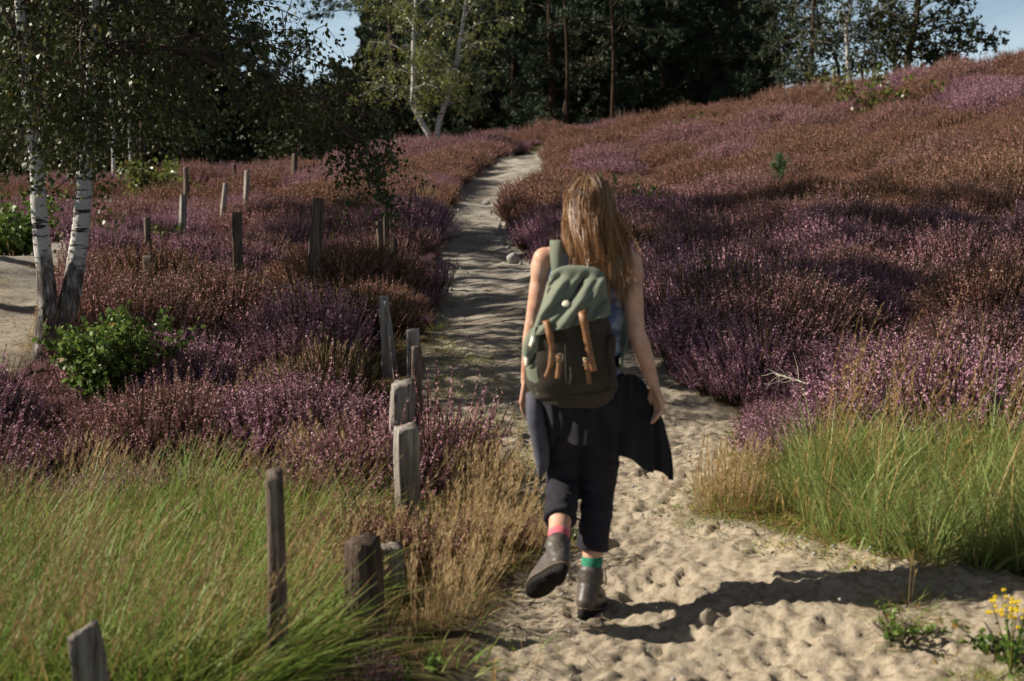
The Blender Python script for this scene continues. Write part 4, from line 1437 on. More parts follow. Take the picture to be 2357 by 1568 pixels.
# ------------------------------------------------------------ shrubs and small plants
def shrub(name, label, cat, u, v, y, w, h, n, size, mat, seed, stems=9, dens=1.0, group=None, lean=0.0):
    rng = np.random.default_rng(seed)
    p = P(u, v, y); b = gpt(p.x, p.y, -.03)
    root = empty(name, b, 0, label, cat, group)
    sg = Geo(); lp = []
    for k in range(stems):
        az = k * 2.4 + rng.random()
        sp, _ = grow(rng, (cos(az) * .04, sin(az) * .04, 0), (cos(az) * w / h * .8 * rng.uniform(.2, 1) + lean, sin(az) * w / h * .8 * rng.uniform(.2, 1), 1), h * rng.uniform(.6, 1.05), 6, .25, .09)
        add_tube(sg, [tuple(q) for q in sp], list(np.linspace(.009, .003, 7)), 4, 0, False)
        m = int(n / stems)
        for j in range(max(3, m // 9)):
            t = .12 + .88 * rng.random()
            bb = along(sp, min(t, .999))
            d = rng.normal(0, 1, 3); d[2] = abs(d[2]) * .5
            tp, _ = grow(rng, bb, d, w * .34 * rng.uniform(.4, 1.1), 3, .1, .1)
            add_tube(sg, [tuple(q) for q in tp], [.003, .0025, .002, .0015], 3, 0, False)
            for q in range(9):
                lp.append(along(tp, min(rng.random() ** .7, .999)) + rng.normal(0, size * .35, 3))
    sg.obj("stem", TWIG, root)
    cg = Geo(); lp = np.array(lp); lp[:, 2] = np.maximum(lp[:, 2], .02)
    leaf_quads(cg, lp, size, rng, 0, .15, .8)
    cg.obj("leaves", mat, root, smooth=False)
    return root


shrub("birch_shrub", "bright green leafy bush at the foot of the twin birch", "shrub", 245, 842, 9.75, .58, .74, 6000, .044, LEAF_SHRUB, 1, stems=26)
shrub("birch_shrub", "green bush at the left picture edge beyond the sand patch", "shrub", 20, 545, 19.0, 1.4, 1.0, 3200, .075, LEAF_SHRUB, 2, stems=18)
shrub("birch_shrub", "olive green bush among the purple heather before the dark wood", "shrub", 362, 432, 30.5, 1.7, 1.2, 2200, .11, LEAF_LIT, 3, stems=18)
shrub("birch_sapling", "light green birch sapling high on the right slope below the white birch", "sapling", 2000, 250, 33.0, 1.5, 1.75, 620, .105, LEAF_LIT, 4, stems=9)
shrub("birch_sapling", "small birch sapling in the heather right of the walker's head", "sapling", 1482, 470, 21.5, 1.0, .85, 300, .075, LEAF_SHRUB, 5, stems=7)
shrub("birch_sapling", "spindly green sapling beside the short post near the sand patch", "sapling", 330, 520, 19.5, .7, .75, 220, .075, LEAF_LIT, 6, stems=6)
shrub("birch_sapling", "thin green shoot growing behind the right birch stem", "sapling", 218, 565, 15.5, .35, .5, 120, .07, LEAF_SHRUB, 7, stems=4)
shrub("birch_sapling", "tiny green sapling on the rim of the right slope before the dark wood", "sapling", 1585, 255, 41.0, .8, .7, 160, .11, LEAF_LIT, 8, stems=5)
shrub("birch_sapling", "small green sapling on the skyline left of the white birch foot", "sapling", 1912, 195, 40.0, .9, 1.0, 220, .11, LEAF_LIT, 9, stems=6)
shrub("birch_sapling", "thin green seedling in the purple heather left of the lone pale rock", "sapling", 250, 690, 12.2, .22, .42, 90, .05, LEAF_SHRUB, 10, stems=3)
shrub("bramble", "small round leaved weed on the sand at the lower right edge", "weed", 2330, 1560, 4.72, .30, .16, 200, .03, LEAF_SHRUB, 11, stems=8)
shrub("bramble", "low green weed on the sand beside the walker's shadow", "weed", 2075, 1490, 4.95, .22, .11, 150, .02, LEAF_SHRUB, 12, stems=8)
shrub("bramble", "tiny green weed at the foot of the big dark stump", "weed", 930, 1600, 4.75, .2, .14, 120, .028, LEAF_SHRUB, 13, stems=6)


def pine_sapling(label, u, v, y, h, seed):
    rng = np.random.default_rng(seed)
    p = P(u, v, y); b = gpt(p.x, p.y, -.02)
    root = empty("pine_sapling", b, 0, label, "sapling")
    sg = Geo()
    add_tube(sg, [(0, 0, 0), (.01, 0, h * .5), (0, .01, h)], [.012, .009, .004], 5)
    lp, ld = [], []
    for i in range(190):
        lp.append((0, 0, h * rng.uniform(.25, 1.0))); ld.append((0, 0, 1.1))
    for k in range(7):
        az = k * 2.4; z0 = h * (.25 + .09 * k)
        e = np.array((cos(az) * h * .2, sin(az) * h * .2, z0 + h * .2))
        add_tube(sg, [(0, 0, z0), tuple(e)], [.007, .003], 4, 0, False)
        for i in range(26):
            t = rng.uniform(.3, 1.0)
            lp.append(np.array((0, 0, z0)) * (1 - t) + e * t); ld.append(e - np.array((0, 0, z0)) + np.array((0, 0, h * .15)))
    ld = np.array(ld, float); ld /= np.linalg.norm(ld, axis=1)[:, None]
    sg.obj("stem", TWIG, root)
    cg = Geo(); needle_clumps(cg, lp, ld, .075 * (1 + y * .02), rng, 6, .0016 * (1 + y * .06))
    cg.obj("needles", NEEDLE_BR, root, smooth=False)


pine_sapling("fresh green pine seedling alone in the heather of the right slope", 1795, 395, 24.0, .72, 1)
pine_sapling("bluish green pine seedling among heather and tall grass on the right bank", 2248, 880, 8.0, .52, 2)


def ragwort():
    p = P(2322, 1680, 4.58); b = gpt(p.x, p.y, 0)
    root = empty("ragwort", b, 0, "yellow flowering weed at the lower right corner of the sand", "flower")
    rng = np.random.default_rng(4)
    YEL = plain_mat("yellow_petal", (.62, .42, .01), (.75, .55, .02), 40, .6)
    st = Geo(); fl = Geo(); lv = []
    tips = []
    for k in range(7):
        az = k * 2.4; e = Vector((cos(az) * .05 + rng.normal(0, .012), sin(az) * .04, .17 + .075 * rng.random() + .02 * (k % 3)))
        add_tube(st, [(0, 0, 0), tuple(e * .5 + Vector((0, 0, .02))), tuple(e)], [.003, .0022, .0016], 4, 0, False)
        tips.append(e); lv += [tuple(e * t) for t in (.3, .45, .6, .75)]
    for e in tips:
        for j in range(6):
            c = e + Vector(tuple(rng.normal(0, .015, 3)))
            for q in range(11):
                a = q * 2 * pi / 11
                d = Vector((cos(a), sin(a) * .6, .35 + .4 * sin(a)))
                s = Vector((-sin(a), cos(a) * .6, .2)) * .0038
                fl.add([tuple(c - s), tuple(c + d * .013), tuple(c + s)], [[0, 1, 2]])
            ellipsoid(fl, c, (.005, .005, .005), None, 0, 7, 5)
    st.obj("stem", LEAF_SHRUB, root)
    fl.obj("flower_heads", YEL, root)
    g = Geo(); leaf_quads(g, np.array(lv), .03, rng, 0, 0, .5); g.obj("leaves", LEAF_SHRUB, root, smooth=False)


ragwort()

# ------------------------------------------------------------ wooden posts
def wood_mat(name, c0, c1, c2):
    m, nt, b = new_mat(name)
    v = coord(nt)
    gr = noise_n(nt, mapping(nt, v, (42, 42, 2.2)), 1, 6, .7, .6)
    big = noise_n(nt, mapping(nt, v, (9, 9, 3)), 1, 3, .6)
    c = ramp(nt, gr, [(.30, c0), (.5, c1), (.68, c2)])
    cr = ramp(nt, gr, [(.35, (.16, .14, .12)), (.43, (1, 1, 1))])
    c = mixc(nt, .8, c, cr, 'MULTIPLY')
    c = mixc(nt, .6, c, ramp(nt, big, [(.35, (.55, .5, .46)), (.6, (1, 1, 1))]), 'MULTIPLY')
    nt.links.new(c, b.inputs["Base Color"])
    b.inputs["Roughness"].default_value = .9
    b.inputs["Specular IOR Level"].default_value = .15
    bump(nt, b, gr, 1.0, .012)
    return m


WOOD_GREY = wood_mat("weathered_grey_wood", (.10, .085, .072), (.25, .222, .20), (.45, .42, .385))
WOOD_BROWN = wood_mat("weathered_brown_wood", (.05, .036, .028), (.14, .105, .085), (.27, .225, .19))
WOOD_DARK = wood_mat("dark_old_wood", (.03, .022, .018), (.085, .062, .05), (.17, .135, .11))


def post(label, ub, ut, vt, wD, y, mat, seed, slant=(0, 0), rot=0.0, yt=None, taper=.95, sides=5, thick=None, group="old fence posts along the path", notch=True):
    rg = random.Random(seed)
    top = P(ut, vt, yt or y)
    q = P(ub, vt, y)
    b = gpt(q.x, y, -.12)
    w = wD * K * y / FPX * .5
    H = (top - b).length
    ax = (top - b).normalized()
    o = Geo()
    # irregular split cross-section
    sec = []
    angs = [rot + 2 * pi * i / sides + rg.uniform(-.22, .22) for i in range(sides)]
    full = []
    for i in range(sides):
        a0 = angs[i]; a1 = angs[(i + 1) % sides] + (2 * pi if i == sides - 1 else 0)
        p0 = Vector((cos(a0), sin(a0))); p1 = Vector((cos(a1), sin(a1)))
        for j in range(4):
            t = j / 4
            c = p0.lerp(p1, t)
            c *= 1 + rg.uniform(-.04, .04)
            full.append(c)
    mxx = max(abs(c.x) for c in full)
    full = [c / mxx for c in full]
    n = len(full)
    rows = 26
    th = thick or 1.0
    rings = []
    gl = [rg.uniform(-.06, .06) for _ in range(n)]
    ph = rg.uniform(0, 6)
    for r in range(rows + 1):
        t = r / rows
        s = (1.08 + (taper - 1.08) * t) * (1 + .035 * sin(t * 7 + ph))
        cen = Vector((0, 0, 0)).lerp(top - b, t) + Vector((sin(t * 5 + ph) * w * .10, cos(t * 4 + ph) * w * .08, 0)) * (1 if 0 < t < 1 else .6)
        ring = []
        for k, c in enumerate(full):
            e = 1 + gl[k] * (1 + .8 * sin(t * 9 + k)) + rg.uniform(-.018, .018)
            if notch and t > .9: e *= 1 - (t - .9) * 1.2 * rg.uniform(.2, 1)
            pt = cen + Vector((c.x * w * s * e, c.y * w * s * e * th, 0))
            if r == rows:
                pt.z += slant[0] * c.x * w + slant[1] * c.y * w + rg.uniform(-.10, .10) * w
            elif r > rows - 4:
                f = (r - rows + 4) / 4
                pt.z += (slant[0] * c.x * w + slant[1] * c.y * w) * f
            ring.append(pt)
        rings.append(ring)
    loft(o, rings)
    ob = o.obj("fence_post", mat, smooth=False)
    ob.location = b
    me = ob.data
    return tag(ob, label, "post", group)


post("nearest fence post, blurred grey stump with sloping top at the lower left corner", 232, 190, 1446, 92, 4.05, WOOD_GREY, 24, (.5, -.1), .985, sides=4)
post("tall slim dark brown fence post at the lower left, nearest the tall grass", 634, 637, 1080, 57, 4.65, WOOD_BROWN, 2, (.1, 0), .985, sides=4, taper=.90)
post("thick dark rotten stump beside the low white stump", 835, 832, 1243, 90, 5.25, WOOD_DARK, 3, (.12, .1), .3, sides=6)
post("low pale grey stump right of the thick dark one", 900, 899, 1254, 66, 5.85, WOOD_GREY, 4, (.1, 0), .985, sides=4)
post("thick weathered fence post, front one of the close pair on the path edge", 944, 937, 980, 66, 6.72, WOOD_GREY, 5, (.08, .1), .985, sides=4)
post("weathered fence post standing right behind the thick front one", 931, 927, 878, 66, 7.45, WOOD_GREY, 6, (.15, .1), .985, sides=4)
post("slim dark post in front of the square topped grey post", 957, 957, 797, 27, 8.7, WOOD_BROWN, 7, (.05, 0), .985, sides=4)
post("grey square topped post rising behind the slim dark one", 950, 952, 757, 37, 9.6, WOOD_GREY, 8, (.12, 0), .985, sides=4)
post("tall grey post on the left of the split rail by the path", 893, 883, 682, 30, 10.3, WOOD_GREY, 9, (.1, 0), .985, sides=4)
post("thin split rail leaning against the row of posts by the path", 917, 889, 693, 13, 10.05, WOOD_GREY, 10, (.1, 0), .6)
post("left one of the two tall dark posts by the shaded path edge", 880, 873, 506, 18, 15.6, WOOD_DARK, 11, (.1, 0), .985, sides=4)
post("right one of the two tall dark posts by the shaded path edge", 890, 889, 492, 17, 16.0, WOOD_DARK, 12, (.1, 0), .985, sides=4)
post("short dark post right of the two tall dark posts", 908, 907, 546, 18, 14.6, WOOD_DARK, 13, (.1, 0), .7)
post("brown post leaning right in the heather of the middle ridge", 708, 731, 456, 31, 14.0, WOOD_BROWN, 14, (-.1, 0), .985, sides=4)
post("upright brown post in the heather left of the leaning one", 543, 547, 487, 29, 14.0, WOOD_BROWN, 15, (.05, 0), .985, sides=4)
post("low old post whose pale top edge just shows in the heather", 346, 345, 588, 32, 12.8, WOOD_BROWN, 16, (.05, 0), .75, sides=4)
post("short dark post near the twin birch, above the low one", 338, 339, 500, 16, 17.5, WOOD_BROWN, 17, (.1, 0), .7)
post("short grey post in the purple heather, right of the olive bush", 418, 421, 448, 17, 20.0, WOOD_GREY, 18, (.08, 0), .7)
post("grey post leaning to the right on the far left ridge", 505, 519, 421, 13, 23.0, WOOD_GREY, 19, (.1, 0), .7)
post("small pale post with a light cap high on the left ridge", 564, 569, 392, 15, 25.5, WOOD_GREY, 20, (.1, 0), .7)
post("small dark post in front of the olive bush", 427, 428, 384, 14, 28.0, WOOD_BROWN, 21, (.1, 0), .7)
post("dark post on the crest of the left ridge below the low trees", 676, 678, 353, 17, 29.0, WOOD_DARK, 22, (.1, 0), .7)
post("thin dark stump before the dark wood, left of the pale capped post", 540, 540, 377, 9, 31.0, WOOD_DARK, 23, (.1, 0), .7)

# ------------------------------------------------------------ stones, dead wood
STONE = plain_mat("pale_stone", (.30, .27, .22), (.52, .48, .40), 14, .9, .2, .6, 40, .01)
STONE_G = plain_mat("grey_stone", (.20, .19, .18), (.40, .385, .37), 18, .9, .2, .6, 40, .01)


def rock(label, u, v, y, w, h, mat, seed, dz=0.0, group=None):
    rng = np.random.default_rng(seed)
    p = P(u, v, y); b = gpt(p.x, p.y, dz)
    g = Geo(); ellipsoid(g, (0, 0, h * .3), (w, w * .7, h), None, 0, 14, 10)
    V = g.v[0]
    for k in range(11):                             # flat broken faces
        d = rng.normal(0, 1, 3); d[2] = abs(d[2]) * .7; d /= np.linalg.norm(d)
        s = np.array([w, w * .7, h])
        lim = .50 + .22 * rng.random()
        q = (V - (0, 0, h * .3)) / s
        over = np.maximum(0, q @ d - lim)
        V[:] = (q - over[:, None] * d) * s + (0, 0, h * .3)
    V += rng.normal(0, .015 * w, V.shape)
    o = g.obj("rock", mat, smooth=False); o.location = b
    return tag(o, label, "rock", group)


rock("lone pale rock lying in the heather left of the posts", 497, 694, 12.1, .105, .075, STONE, 1, .17)
rock("small pale stone right of the lone pale rock", 541, 690, 12.2, .04, .03, STONE, 2, .17)
rock("grey angular stone on the right edge of the path near the walker's shoulder", 1182, 572, 18.2, .10, .10, STONE_G, 3, -.01)
rock("half hidden pale rock in the shaded heather on the right", 1664, 702, 11.3, .10, .10, STONE, 4, .22)
rock("stone in the middle of the upper path bend", 1120, 466, 25.6, .10, .06, STONE_G, 5)

_rr = random.Random(17)
for k in range(15):
    _v = 436 + 170 * (k + _rr.random()) / 15
    _u = float(np.interp(_v, [430, 475, 520, 560, 605], [1186, 1160, 1162, 1192, 1222])) - _rr.uniform(6, 30)
    _q = ground_at(_u, _v)
    rock("small grey stone on the eroded right edge of the path uphill of the walker", _u, _v, _q.y, _rr.uniform(.025, .06), _rr.uniform(.02, .045), STONE_G, 30 + k, -.03,
         "small stones along the eroded right edge of the path")


def pebbles():
    rng = np.random.default_rng(8)
    g = Geo()
    x, y = rand_in_view(5000, 4.2, 40, rng, 1.0, .9, .2)
    sd = path_sd(x, y); s2 = sand2_sd(x, y)
    m = ((sd > .02) & ((sd < .35) | (rng.random(len(x)) < .35))) | (s2 > 0)
    x, y = x[m], y[m]; z = zbase(x, y)
    for a, b, c in zip(x, y, z):
        s = abs(rng.normal(0, 1)) * .0042 * (1 + b * .045) + .002
        if rng.random() < .04 and b > 9: s *= 2.4
        t = rng.normal(0, 1, (6, 3)) * .18 + np.array([[1, 0, 0], [-1, 0, 0], [0, 1, 0], [0, -1, 0], [0, 0, .8], [0, 0, -.6]])
        g.add(t * s + (a, b, c - .03 * (b > 9) - .012), [[0, 2, 4], [2, 1, 4], [1, 3, 4], [3, 0, 4], [2, 0, 5], [1, 2, 5], [3, 1, 5], [0, 3, 5]])
    o = g.obj("gravel", STONE_G, smooth=False)
    tag(o, "small loose pebbles strewn over the sandy path", "gravel", kind="stuff")
    g = Geo()
    x, y = rand_in_view(2600, 3.8, 16, rng, 1.0, 1.0, .4)
    m = (np.abs(path_sd(x, y)) < .5) | (sand2_sd(x, y) > -.4)
    for a, b in zip(x[m], y[m]):
        c = float(zbase(a, b)); th = rng.uniform(0, 2 * pi); L = rng.uniform(.03, .12)
        e = np.array([cos(th) * L, sin(th) * L, rng.uniform(-.004, .02)]); p0 = np.array([a, b, c - .005])
        add_tube(g, [tuple(p0), tuple(p0 + e * .5 + rng.normal(0, .006, 3)), tuple(p0 + e)], [.0018, .0016, .001], 3, 0, False)
    o = g.obj("twig_litter", plain_mat("dead_twig", (.10, .07, .045), (.30, .23, .16), 30, .9, .1), smooth=False)
    tag(o, "dead heather twigs littering the edges of the path", "litter", kind="stuff")


pebbles()


def dead_branch(name, label, pts, r, mat, seed, n=9, L=.25, cat="dead branch"):
    rng = np.random.default_rng(seed)
    b = Vector(pts[0]); g = Geo()
    line = smooth_line([Vector(p) - b for p in pts], 9)
    add_tube(g, [tuple(p) for p in line], list(np.linspace(r, r * .35, 9)), 6)
    for k in range(n):
        q = along(line, rng.uniform(.15, .95)); d = line[-1] - line[0]; d = d / np.linalg.norm(d) + rng.normal(0, .7, 3)
        tp, _ = grow(rng, q, d, L * rng.uniform(.4, 1), 4, .0, .2)
        add_tube(g, [tuple(p) for p in tp], list(np.linspace(r * .4, r * .12, 5)), 4, 0, False)
    o = g.obj(name, mat); o.location = b
    return tag(o, label, cat)


dead_branch("dead_branch", "bleached dead twigs lying in the heather on the right bank", [P(1858, 884, 8.9), P(1825, 872, 9.0), P(1785, 862, 9.1)], .008, STONE, 1, 12, .22)
dead_branch("dead_branch", "dead trunk slanting up from a mossy stump on the right skyline", [P(1928, 222, 38.2), P(1938, 200, 38.3), P(1945, 175, 38.4), P(1947, 152, 38.4)], .055, BARK_PALE, 2, 1, .3)
rock("mossy grey stump at the foot of the slanting dead trunk", 1915, 225, 38.0, .42, .32, plain_mat("mossy_wood", (.08, .075, .04), (.20, .18, .11), 5, .95), 7, .3)
dead_branch("dead_branch", "dark cut branch lying on the ground below the twin birch", [P(30, 880, 9.2), P(60, 862, 9.3), P(100, 850, 9.4)], .022, BARK_DARK, 3, 3, .15)
# ------------------------------------------------------------ the walker
def skin_mat():
    m, nt, b = new_mat("skin")
    v = coord(nt)
    n = noise_n(nt, v, 13, 6, .68)
    nt.links.new(ramp(nt, n, [(.3, (.43, .205, .135)), (.5, (.53, .30, .21)), (.7, (.62, .385, .285))]), b.inputs["Base Color"])
    b.inputs["Roughness"].default_value = .55
    b.inputs["Specular IOR Level"].default_value = .35
    b.inputs["Subsurface Weight"].default_value = .12
    b.inputs["Subsurface Radius"].default_value = (.012, .005, .003)
    bump(nt, b, noise_n(nt, v, 240, 3, .6), .12, .002)
    return m


def cloth_mat(name, c0, c1, scale=14, weave=900, rough=.9, sheen=.15):
    m, nt, b = new_mat(name)
    v = coord(nt)
    n = noise_n(nt, v, scale, 4, .6)
    nt.links.new(ramp(nt, n, [(.3, c0), (.7, c1)]), b.inputs["Base Color"])
    b.inputs["Roughness"].default_value = rough
    b.inputs["Specular IOR Level"].default_value = .2
    b.inputs["Sheen Weight"].default_value = sheen
    b.inputs["Sheen Roughness"].default_value = .5
    bump(nt, b, noise_n(nt, v, weave, 2, .5), .25, .0015)
    return m


SKIN = skin_mat()
NAVY = cloth_mat("dark_trouser_cloth", (.014, .013, .018), (.026, .024, .034), sheen=.03)
SHIRT = cloth_mat("dark_shirt_cloth", (.013, .013, .015), (.024, .023, .028), sheen=.03)
PINK = cloth_mat("pink_wool", (.52, .085, .12), (.70, .17, .21), 60, 500)
GREEN_W = cloth_mat("green_wool", (.018, .16, .095), (.035, .25, .15), 60, 500)
CANVAS = cloth_mat("green_canvas", (.120, .135, .098), (.178, .192, .142), 10, 700, .85, .1)
CANVAS_SHADE = cloth_mat("shaded_green_canvas", (.034, .027, .020), (.054, .043, .032), 10, 700, .9, .05)  # same green canvas, its shade put into a darker, browner colour
LEATHER = plain_mat("tan_leather", (.13, .052, .020), (.31, .15, .060), 45, .5, .4, .2, 120, .002)
BOOT_L = plain_mat("brown_boot_leather", (.050, .041, .035), (.105, .087, .077), 22, .48, .40, .25, 90, .003)
SOLE = plain_mat("dark_rubber", (.007, .006, .006), (.016, .013, .012), 40, .85, .2, .4, 60, .004)
LEATHER_DULL = plain_mat('dull_welt_leather', (.10, .07, .045), (.17, .125, .085), 60, .7, .3)
BRASS = plain_mat("pale_brass", (.65, .52, .30), (.75, .62, .40), 30, .35, .6)
IVORY = plain_mat("ivory_stud", (.72, .66, .52), (.80, .74, .60), 30, .4, .5)


def tank_mat():
    m, nt, b = new_mat("blue_batik_cloth")
    v = coord(nt)
    n = noise_n(nt, v, 16, 3, .6, 1.2)
    nt.links.new(ramp(nt, n, [(.36, (.045, .07, .14)), (.48, (.11, .16, .28)), (.56, (.30, .36, .48)), (.66, (.10, .13, .24))]), b.inputs["Base Color"])
    b.inputs["Roughness"].default_value = .9
    return m


TANK = tank_mat()


def hair_mat():
    m, nt, b = new_mat("brown_blond_hair")
    g = nt.nodes.new("ShaderNodeNewGeometry")
    at = nt.nodes.new("ShaderNodeAttribute"); at.attribute_name = "along"
    r = g.outputs["Random Per Island"]
    c1 = ramp(nt, r, [(0, (.10, .050, .026)), (.5, (.19, .105, .052)), (1, (.33, .21, .11))])
    c2 = ramp(nt, r, [(0, (.13, .050, .019)), (.5, (.32, .14, .050)), (1, (.56, .31, .12))])
    nt.links.new(mixc(nt, at.outputs["Fac"], c1, c2), b.inputs["Base Color"])
    b.inputs["Roughness"].default_value = .36
    b.inputs["Specular IOR Level"].default_value = .55
    return m


HAIR = hair_mat()


def voxel_mesh(g, name, mat, voxel, smooth_it=6, fac=.5, disp=None, parent=None):
    """melt overlapping closed pieces into one continuous surface"""
    me = g.mesh(name + "_raw", mat)
    o = bpy.data.objects.new(name + "_raw", me)
    COL.objects.link(o)
    r = o.modifiers.new("r", 'REMESH'); r.mode = 'VOXEL'; r.voxel_size = voxel; r.use_smooth_shade = True
    s = o.modifiers.new("s", 'SMOOTH'); s.iterations = smooth_it; s.factor = fac
    dg = bpy.context.evaluated_depsgraph_get()
    dg.update()
    me2 = bpy.data.meshes.new_from_object(o.evaluated_get(dg))
    me2.name = name
    bpy.data.objects.remove(o, do_unlink=True)
    bpy.data.meshes.remove(me)
    n = len(me2.vertices)
    if disp:
        co = np.empty(n * 3, np.float32); me2.vertices.foreach_get("co", co); co = co.reshape(-1, 3)
        no = np.empty(n * 3, np.float32); me2.vertices.foreach_get("normal", no); no = no.reshape(-1, 3)
        co = co + no * disp(co)[:, None]
        me2.vertices.foreach_set("co", co.astype(np.float32).ravel())
    me2.materials.clear(); me2.materials.append(mat)
    me2.polygons.foreach_set("use_smooth", np.ones(len(me2.polygons), bool))
    me2.update()
    o = bpy.data.objects.new(name, me2); COL.objects.link(o)
    if parent: o.parent = parent
    return o


gz0 = float(zbase(.33, 5.6)) - .035
person = empty("person", (0, 0, 0), 0, "woman seen from behind walking up the sandy path, long brown hair, dark cropped trousers", "person")
PO = P(1350, 1395, 5.6); PO.z = gz0
person.location = PO


def W(u, v, y): return P(u, v, y) - PO          # local to the walker


def chain(g, pts, rad, sides=16):
    for i in range(len(pts) - 1):
        capsule(g, pts[i], pts[i + 1], rad[i], rad[i + 1], sides)


def ell(c, rx, ry, n=28, ex=2.4, rot=0.0):
    out = []
    for k in range(n):
        a = 2 * pi * k / n
        x = math.copysign(abs(cos(a)) ** (2 / ex), cos(a)) * rx
        y = math.copysign(abs(sin(a)) ** (2 / ex), sin(a)) * ry
        out.append(Vector((c[0] + x * cos(rot) - y * sin(rot), c[1] + x * sin(rot) + y * cos(rot), c[2])))
    return out


hipL, hipR = W(1292, 905, 5.53), W(1374, 905, 5.53)
kneeL, kneeR = W(1298, 1106, 5.64), W(1381, 1100, 5.60)
ankL, ankR = W(1282, 1280, 5.30), W(1357, 1335, 5.545)
shL, shR = W(1254, 597, 5.57), W(1450, 605, 5.56)
elL, elR = W(1229, 738, 5.60), W(1464, 760, 5.47)
wrL, wrR = W(1212, 878, 5.70), W(1504, 884, 5.43)
headC = W(1357, 482, 5.64)
neckB = W(1352, 575, 5.59)
cx = W(1350, 800, 5.55)


def torso_rings(inf=0.0):
    rr = []
    for (v, uc, y, rx, ry) in [(985, 1333, 5.53, .10, .08), (950, 1333, 5.53, .150, .105), (905, 1334, 5.53, .163, .115), (860, 1338, 5.54, .150, .103), (800, 1344, 5.55, .130, .090),
                               (750, 1348, 5.56, .132, .092), (690, 1350, 5.57, .145, .098), (640, 1352, 5.575, .155, .098), (605, 1352, 5.58, .150, .086),
                               (580, 1352, 5.585, .105, .066), (562, 1353, 5.59, .058, .055)]:
        c = W(uc, v, y)
        rr.append(ell(c, rx + inf, ry + inf))
    return rr


def build_body():
    g = Geo()
    loft(g, torso_rings())
    chain(g, [neckB, W(1355, 530, 5.62)], [.052, .050])
    R = Matrix.Rotation(radians(-6), 3, 'Y') @ Matrix.Rotation(radians(8), 3, 'X')
    ellipsoid(g, headC, (.074, .092, .112), R)
    ellipsoid(g, headC + Vector((0, .022, -.050)), (.056, .066, .072), R)            # jaw
    capsule(g, headC + Vector((.002, .088, .012)), headC + Vector((.002, .112, -.024)), .009, .014, 8)   # nose
    ellipsoid(g, headC + Vector((.002, .087, -.062)), (.022, .012, .007), None)     # lips
    for s in (-1, 1):
        ellipsoid(g, headC + Vector((s * .078, .006, -.012)), (.010, .019, .031), Matrix.Rotation(s * .35, 3, 'Z'))  # ears
        ellipsoid(g, headC + Vector((s * .030, .082, .016)), (.014, .010, .009), None)   # eyes
        capsule(g, headC + Vector((s * .014, .090, .034)), headC + Vector((s * .048, .080, .034)), .007, .005, 8)    # brows
    # shoulders and arms
    for sh, el_, wr in ((shL, elL, wrL), (shR, elR, wrR)):
        m = sh.lerp(el_, .35)
        chain(g, [neckB.lerp(sh, .35) + Vector((0, 0, -.012)), sh], [.048, .047])
        chain(g, [sh, m, el_], [.048, .042, .034])
        ellipsoid(g, sh.lerp(el_, .16) + Vector((.006 if el_.x > 0 else -.006, 0, 0)), (.0435, .050, .070))          # shoulder muscle
        ellipsoid(g, sh.lerp(el_, .55) + Vector((0, -.008, 0)), (.040, .043, .075))
        capsule(g, el_ + Vector((0, -.017, .012)), el_ + Vector((0, -.019, -.010)), .019, .017, 10)                   # point of the elbow
        f1 = el_.lerp(wr, .3)
        chain(g, [el_, f1, wr], [.034, .037, .0235])
    # legs
    for hp, kn, an in ((hipL, kneeL, ankL), (hipR, kneeR, ankR)):
        chain(g, [hp, hp.lerp(kn, .5), kn], [.082, .070, .052])
        chain(g, [kn, kn.lerp(an, .33), an], [.050, .052, .031])
    # hands: palm, four fingers, thumb
    def hand(wr, direc, side, curl, sc=1.0):
        d = Vector(direc).normalized()
        s = Vector(side); s = (s - d * s.dot(d)).normalized()       # across the knuckles, towards the thumb
        nrm = d.cross(s).normalized() * (-1 if curl < 0 else 1)
        c = abs(curl)
        palm_e = wr + d * (.082 * sc)
        for k in range(4):
            off = s * ((1.5 - k) * .0195 * sc)
            capsule(g, wr + s * ((1.5 - k) * .010), palm_e + off * 1.0, .0145, .0125, 10)
            L = [.070, .078, .072, .057][k] * sc
            p0 = palm_e + off
            ang = 0.12 * k * c
            pts = [p0]
            dd = d + s * ((1.5 - k) * .05)
            for j, (fr, a) in enumerate(((.45, .35), (.30, .55), (.25, .5))):
                dd = (dd.normalized() + nrm * (a * (c + ang))).normalized()
                pts.append(pts[-1] + dd * (L * fr))
            chain(g, pts, [.0092, .0086, .0080, .0070], 10)
        t0 = wr + d * .026 + s * .022
        t1 = t0 + (d * .6 + s * .55 + nrm * .25).normalized() * .042 * sc
        t2 = t1 + (d * .85 + s * .12 + nrm * .35).normalized() * .030 * sc
        t3 = t2 + (d * .9 + nrm * .45 - s * .05).normalized() * .022 * sc
        chain(g, [wr + d * .012 + s * .008, t0, t1, t2, t3], [.0175, .0155, .0110, .0098, .0082], 10)
    hand(wrL, W(1204, 935, 5.74) - wrL, (.25, .95, 0), .38)
    hand(wrR, W(1520, 940, 5.42) - wrR, (-.35, .94, 0), -.95)
    return voxel_mesh(g, "body", SKIN, .0042, 5, .5, parent=person)


body = build_body()


def folds(co, amp, f=38.0, seed=0, zs=1.0):
    a = fbm(co[:, 0] * f * .35 + co[:, 1] * f * .2, co[:, 2] * f * zs, seed, 3)
    b = fbm(co[:, 0] * f + 7, co[:, 1] * f + co[:, 2] * f * .4, seed + 9, 2)
    return amp * (a + .35 * b)


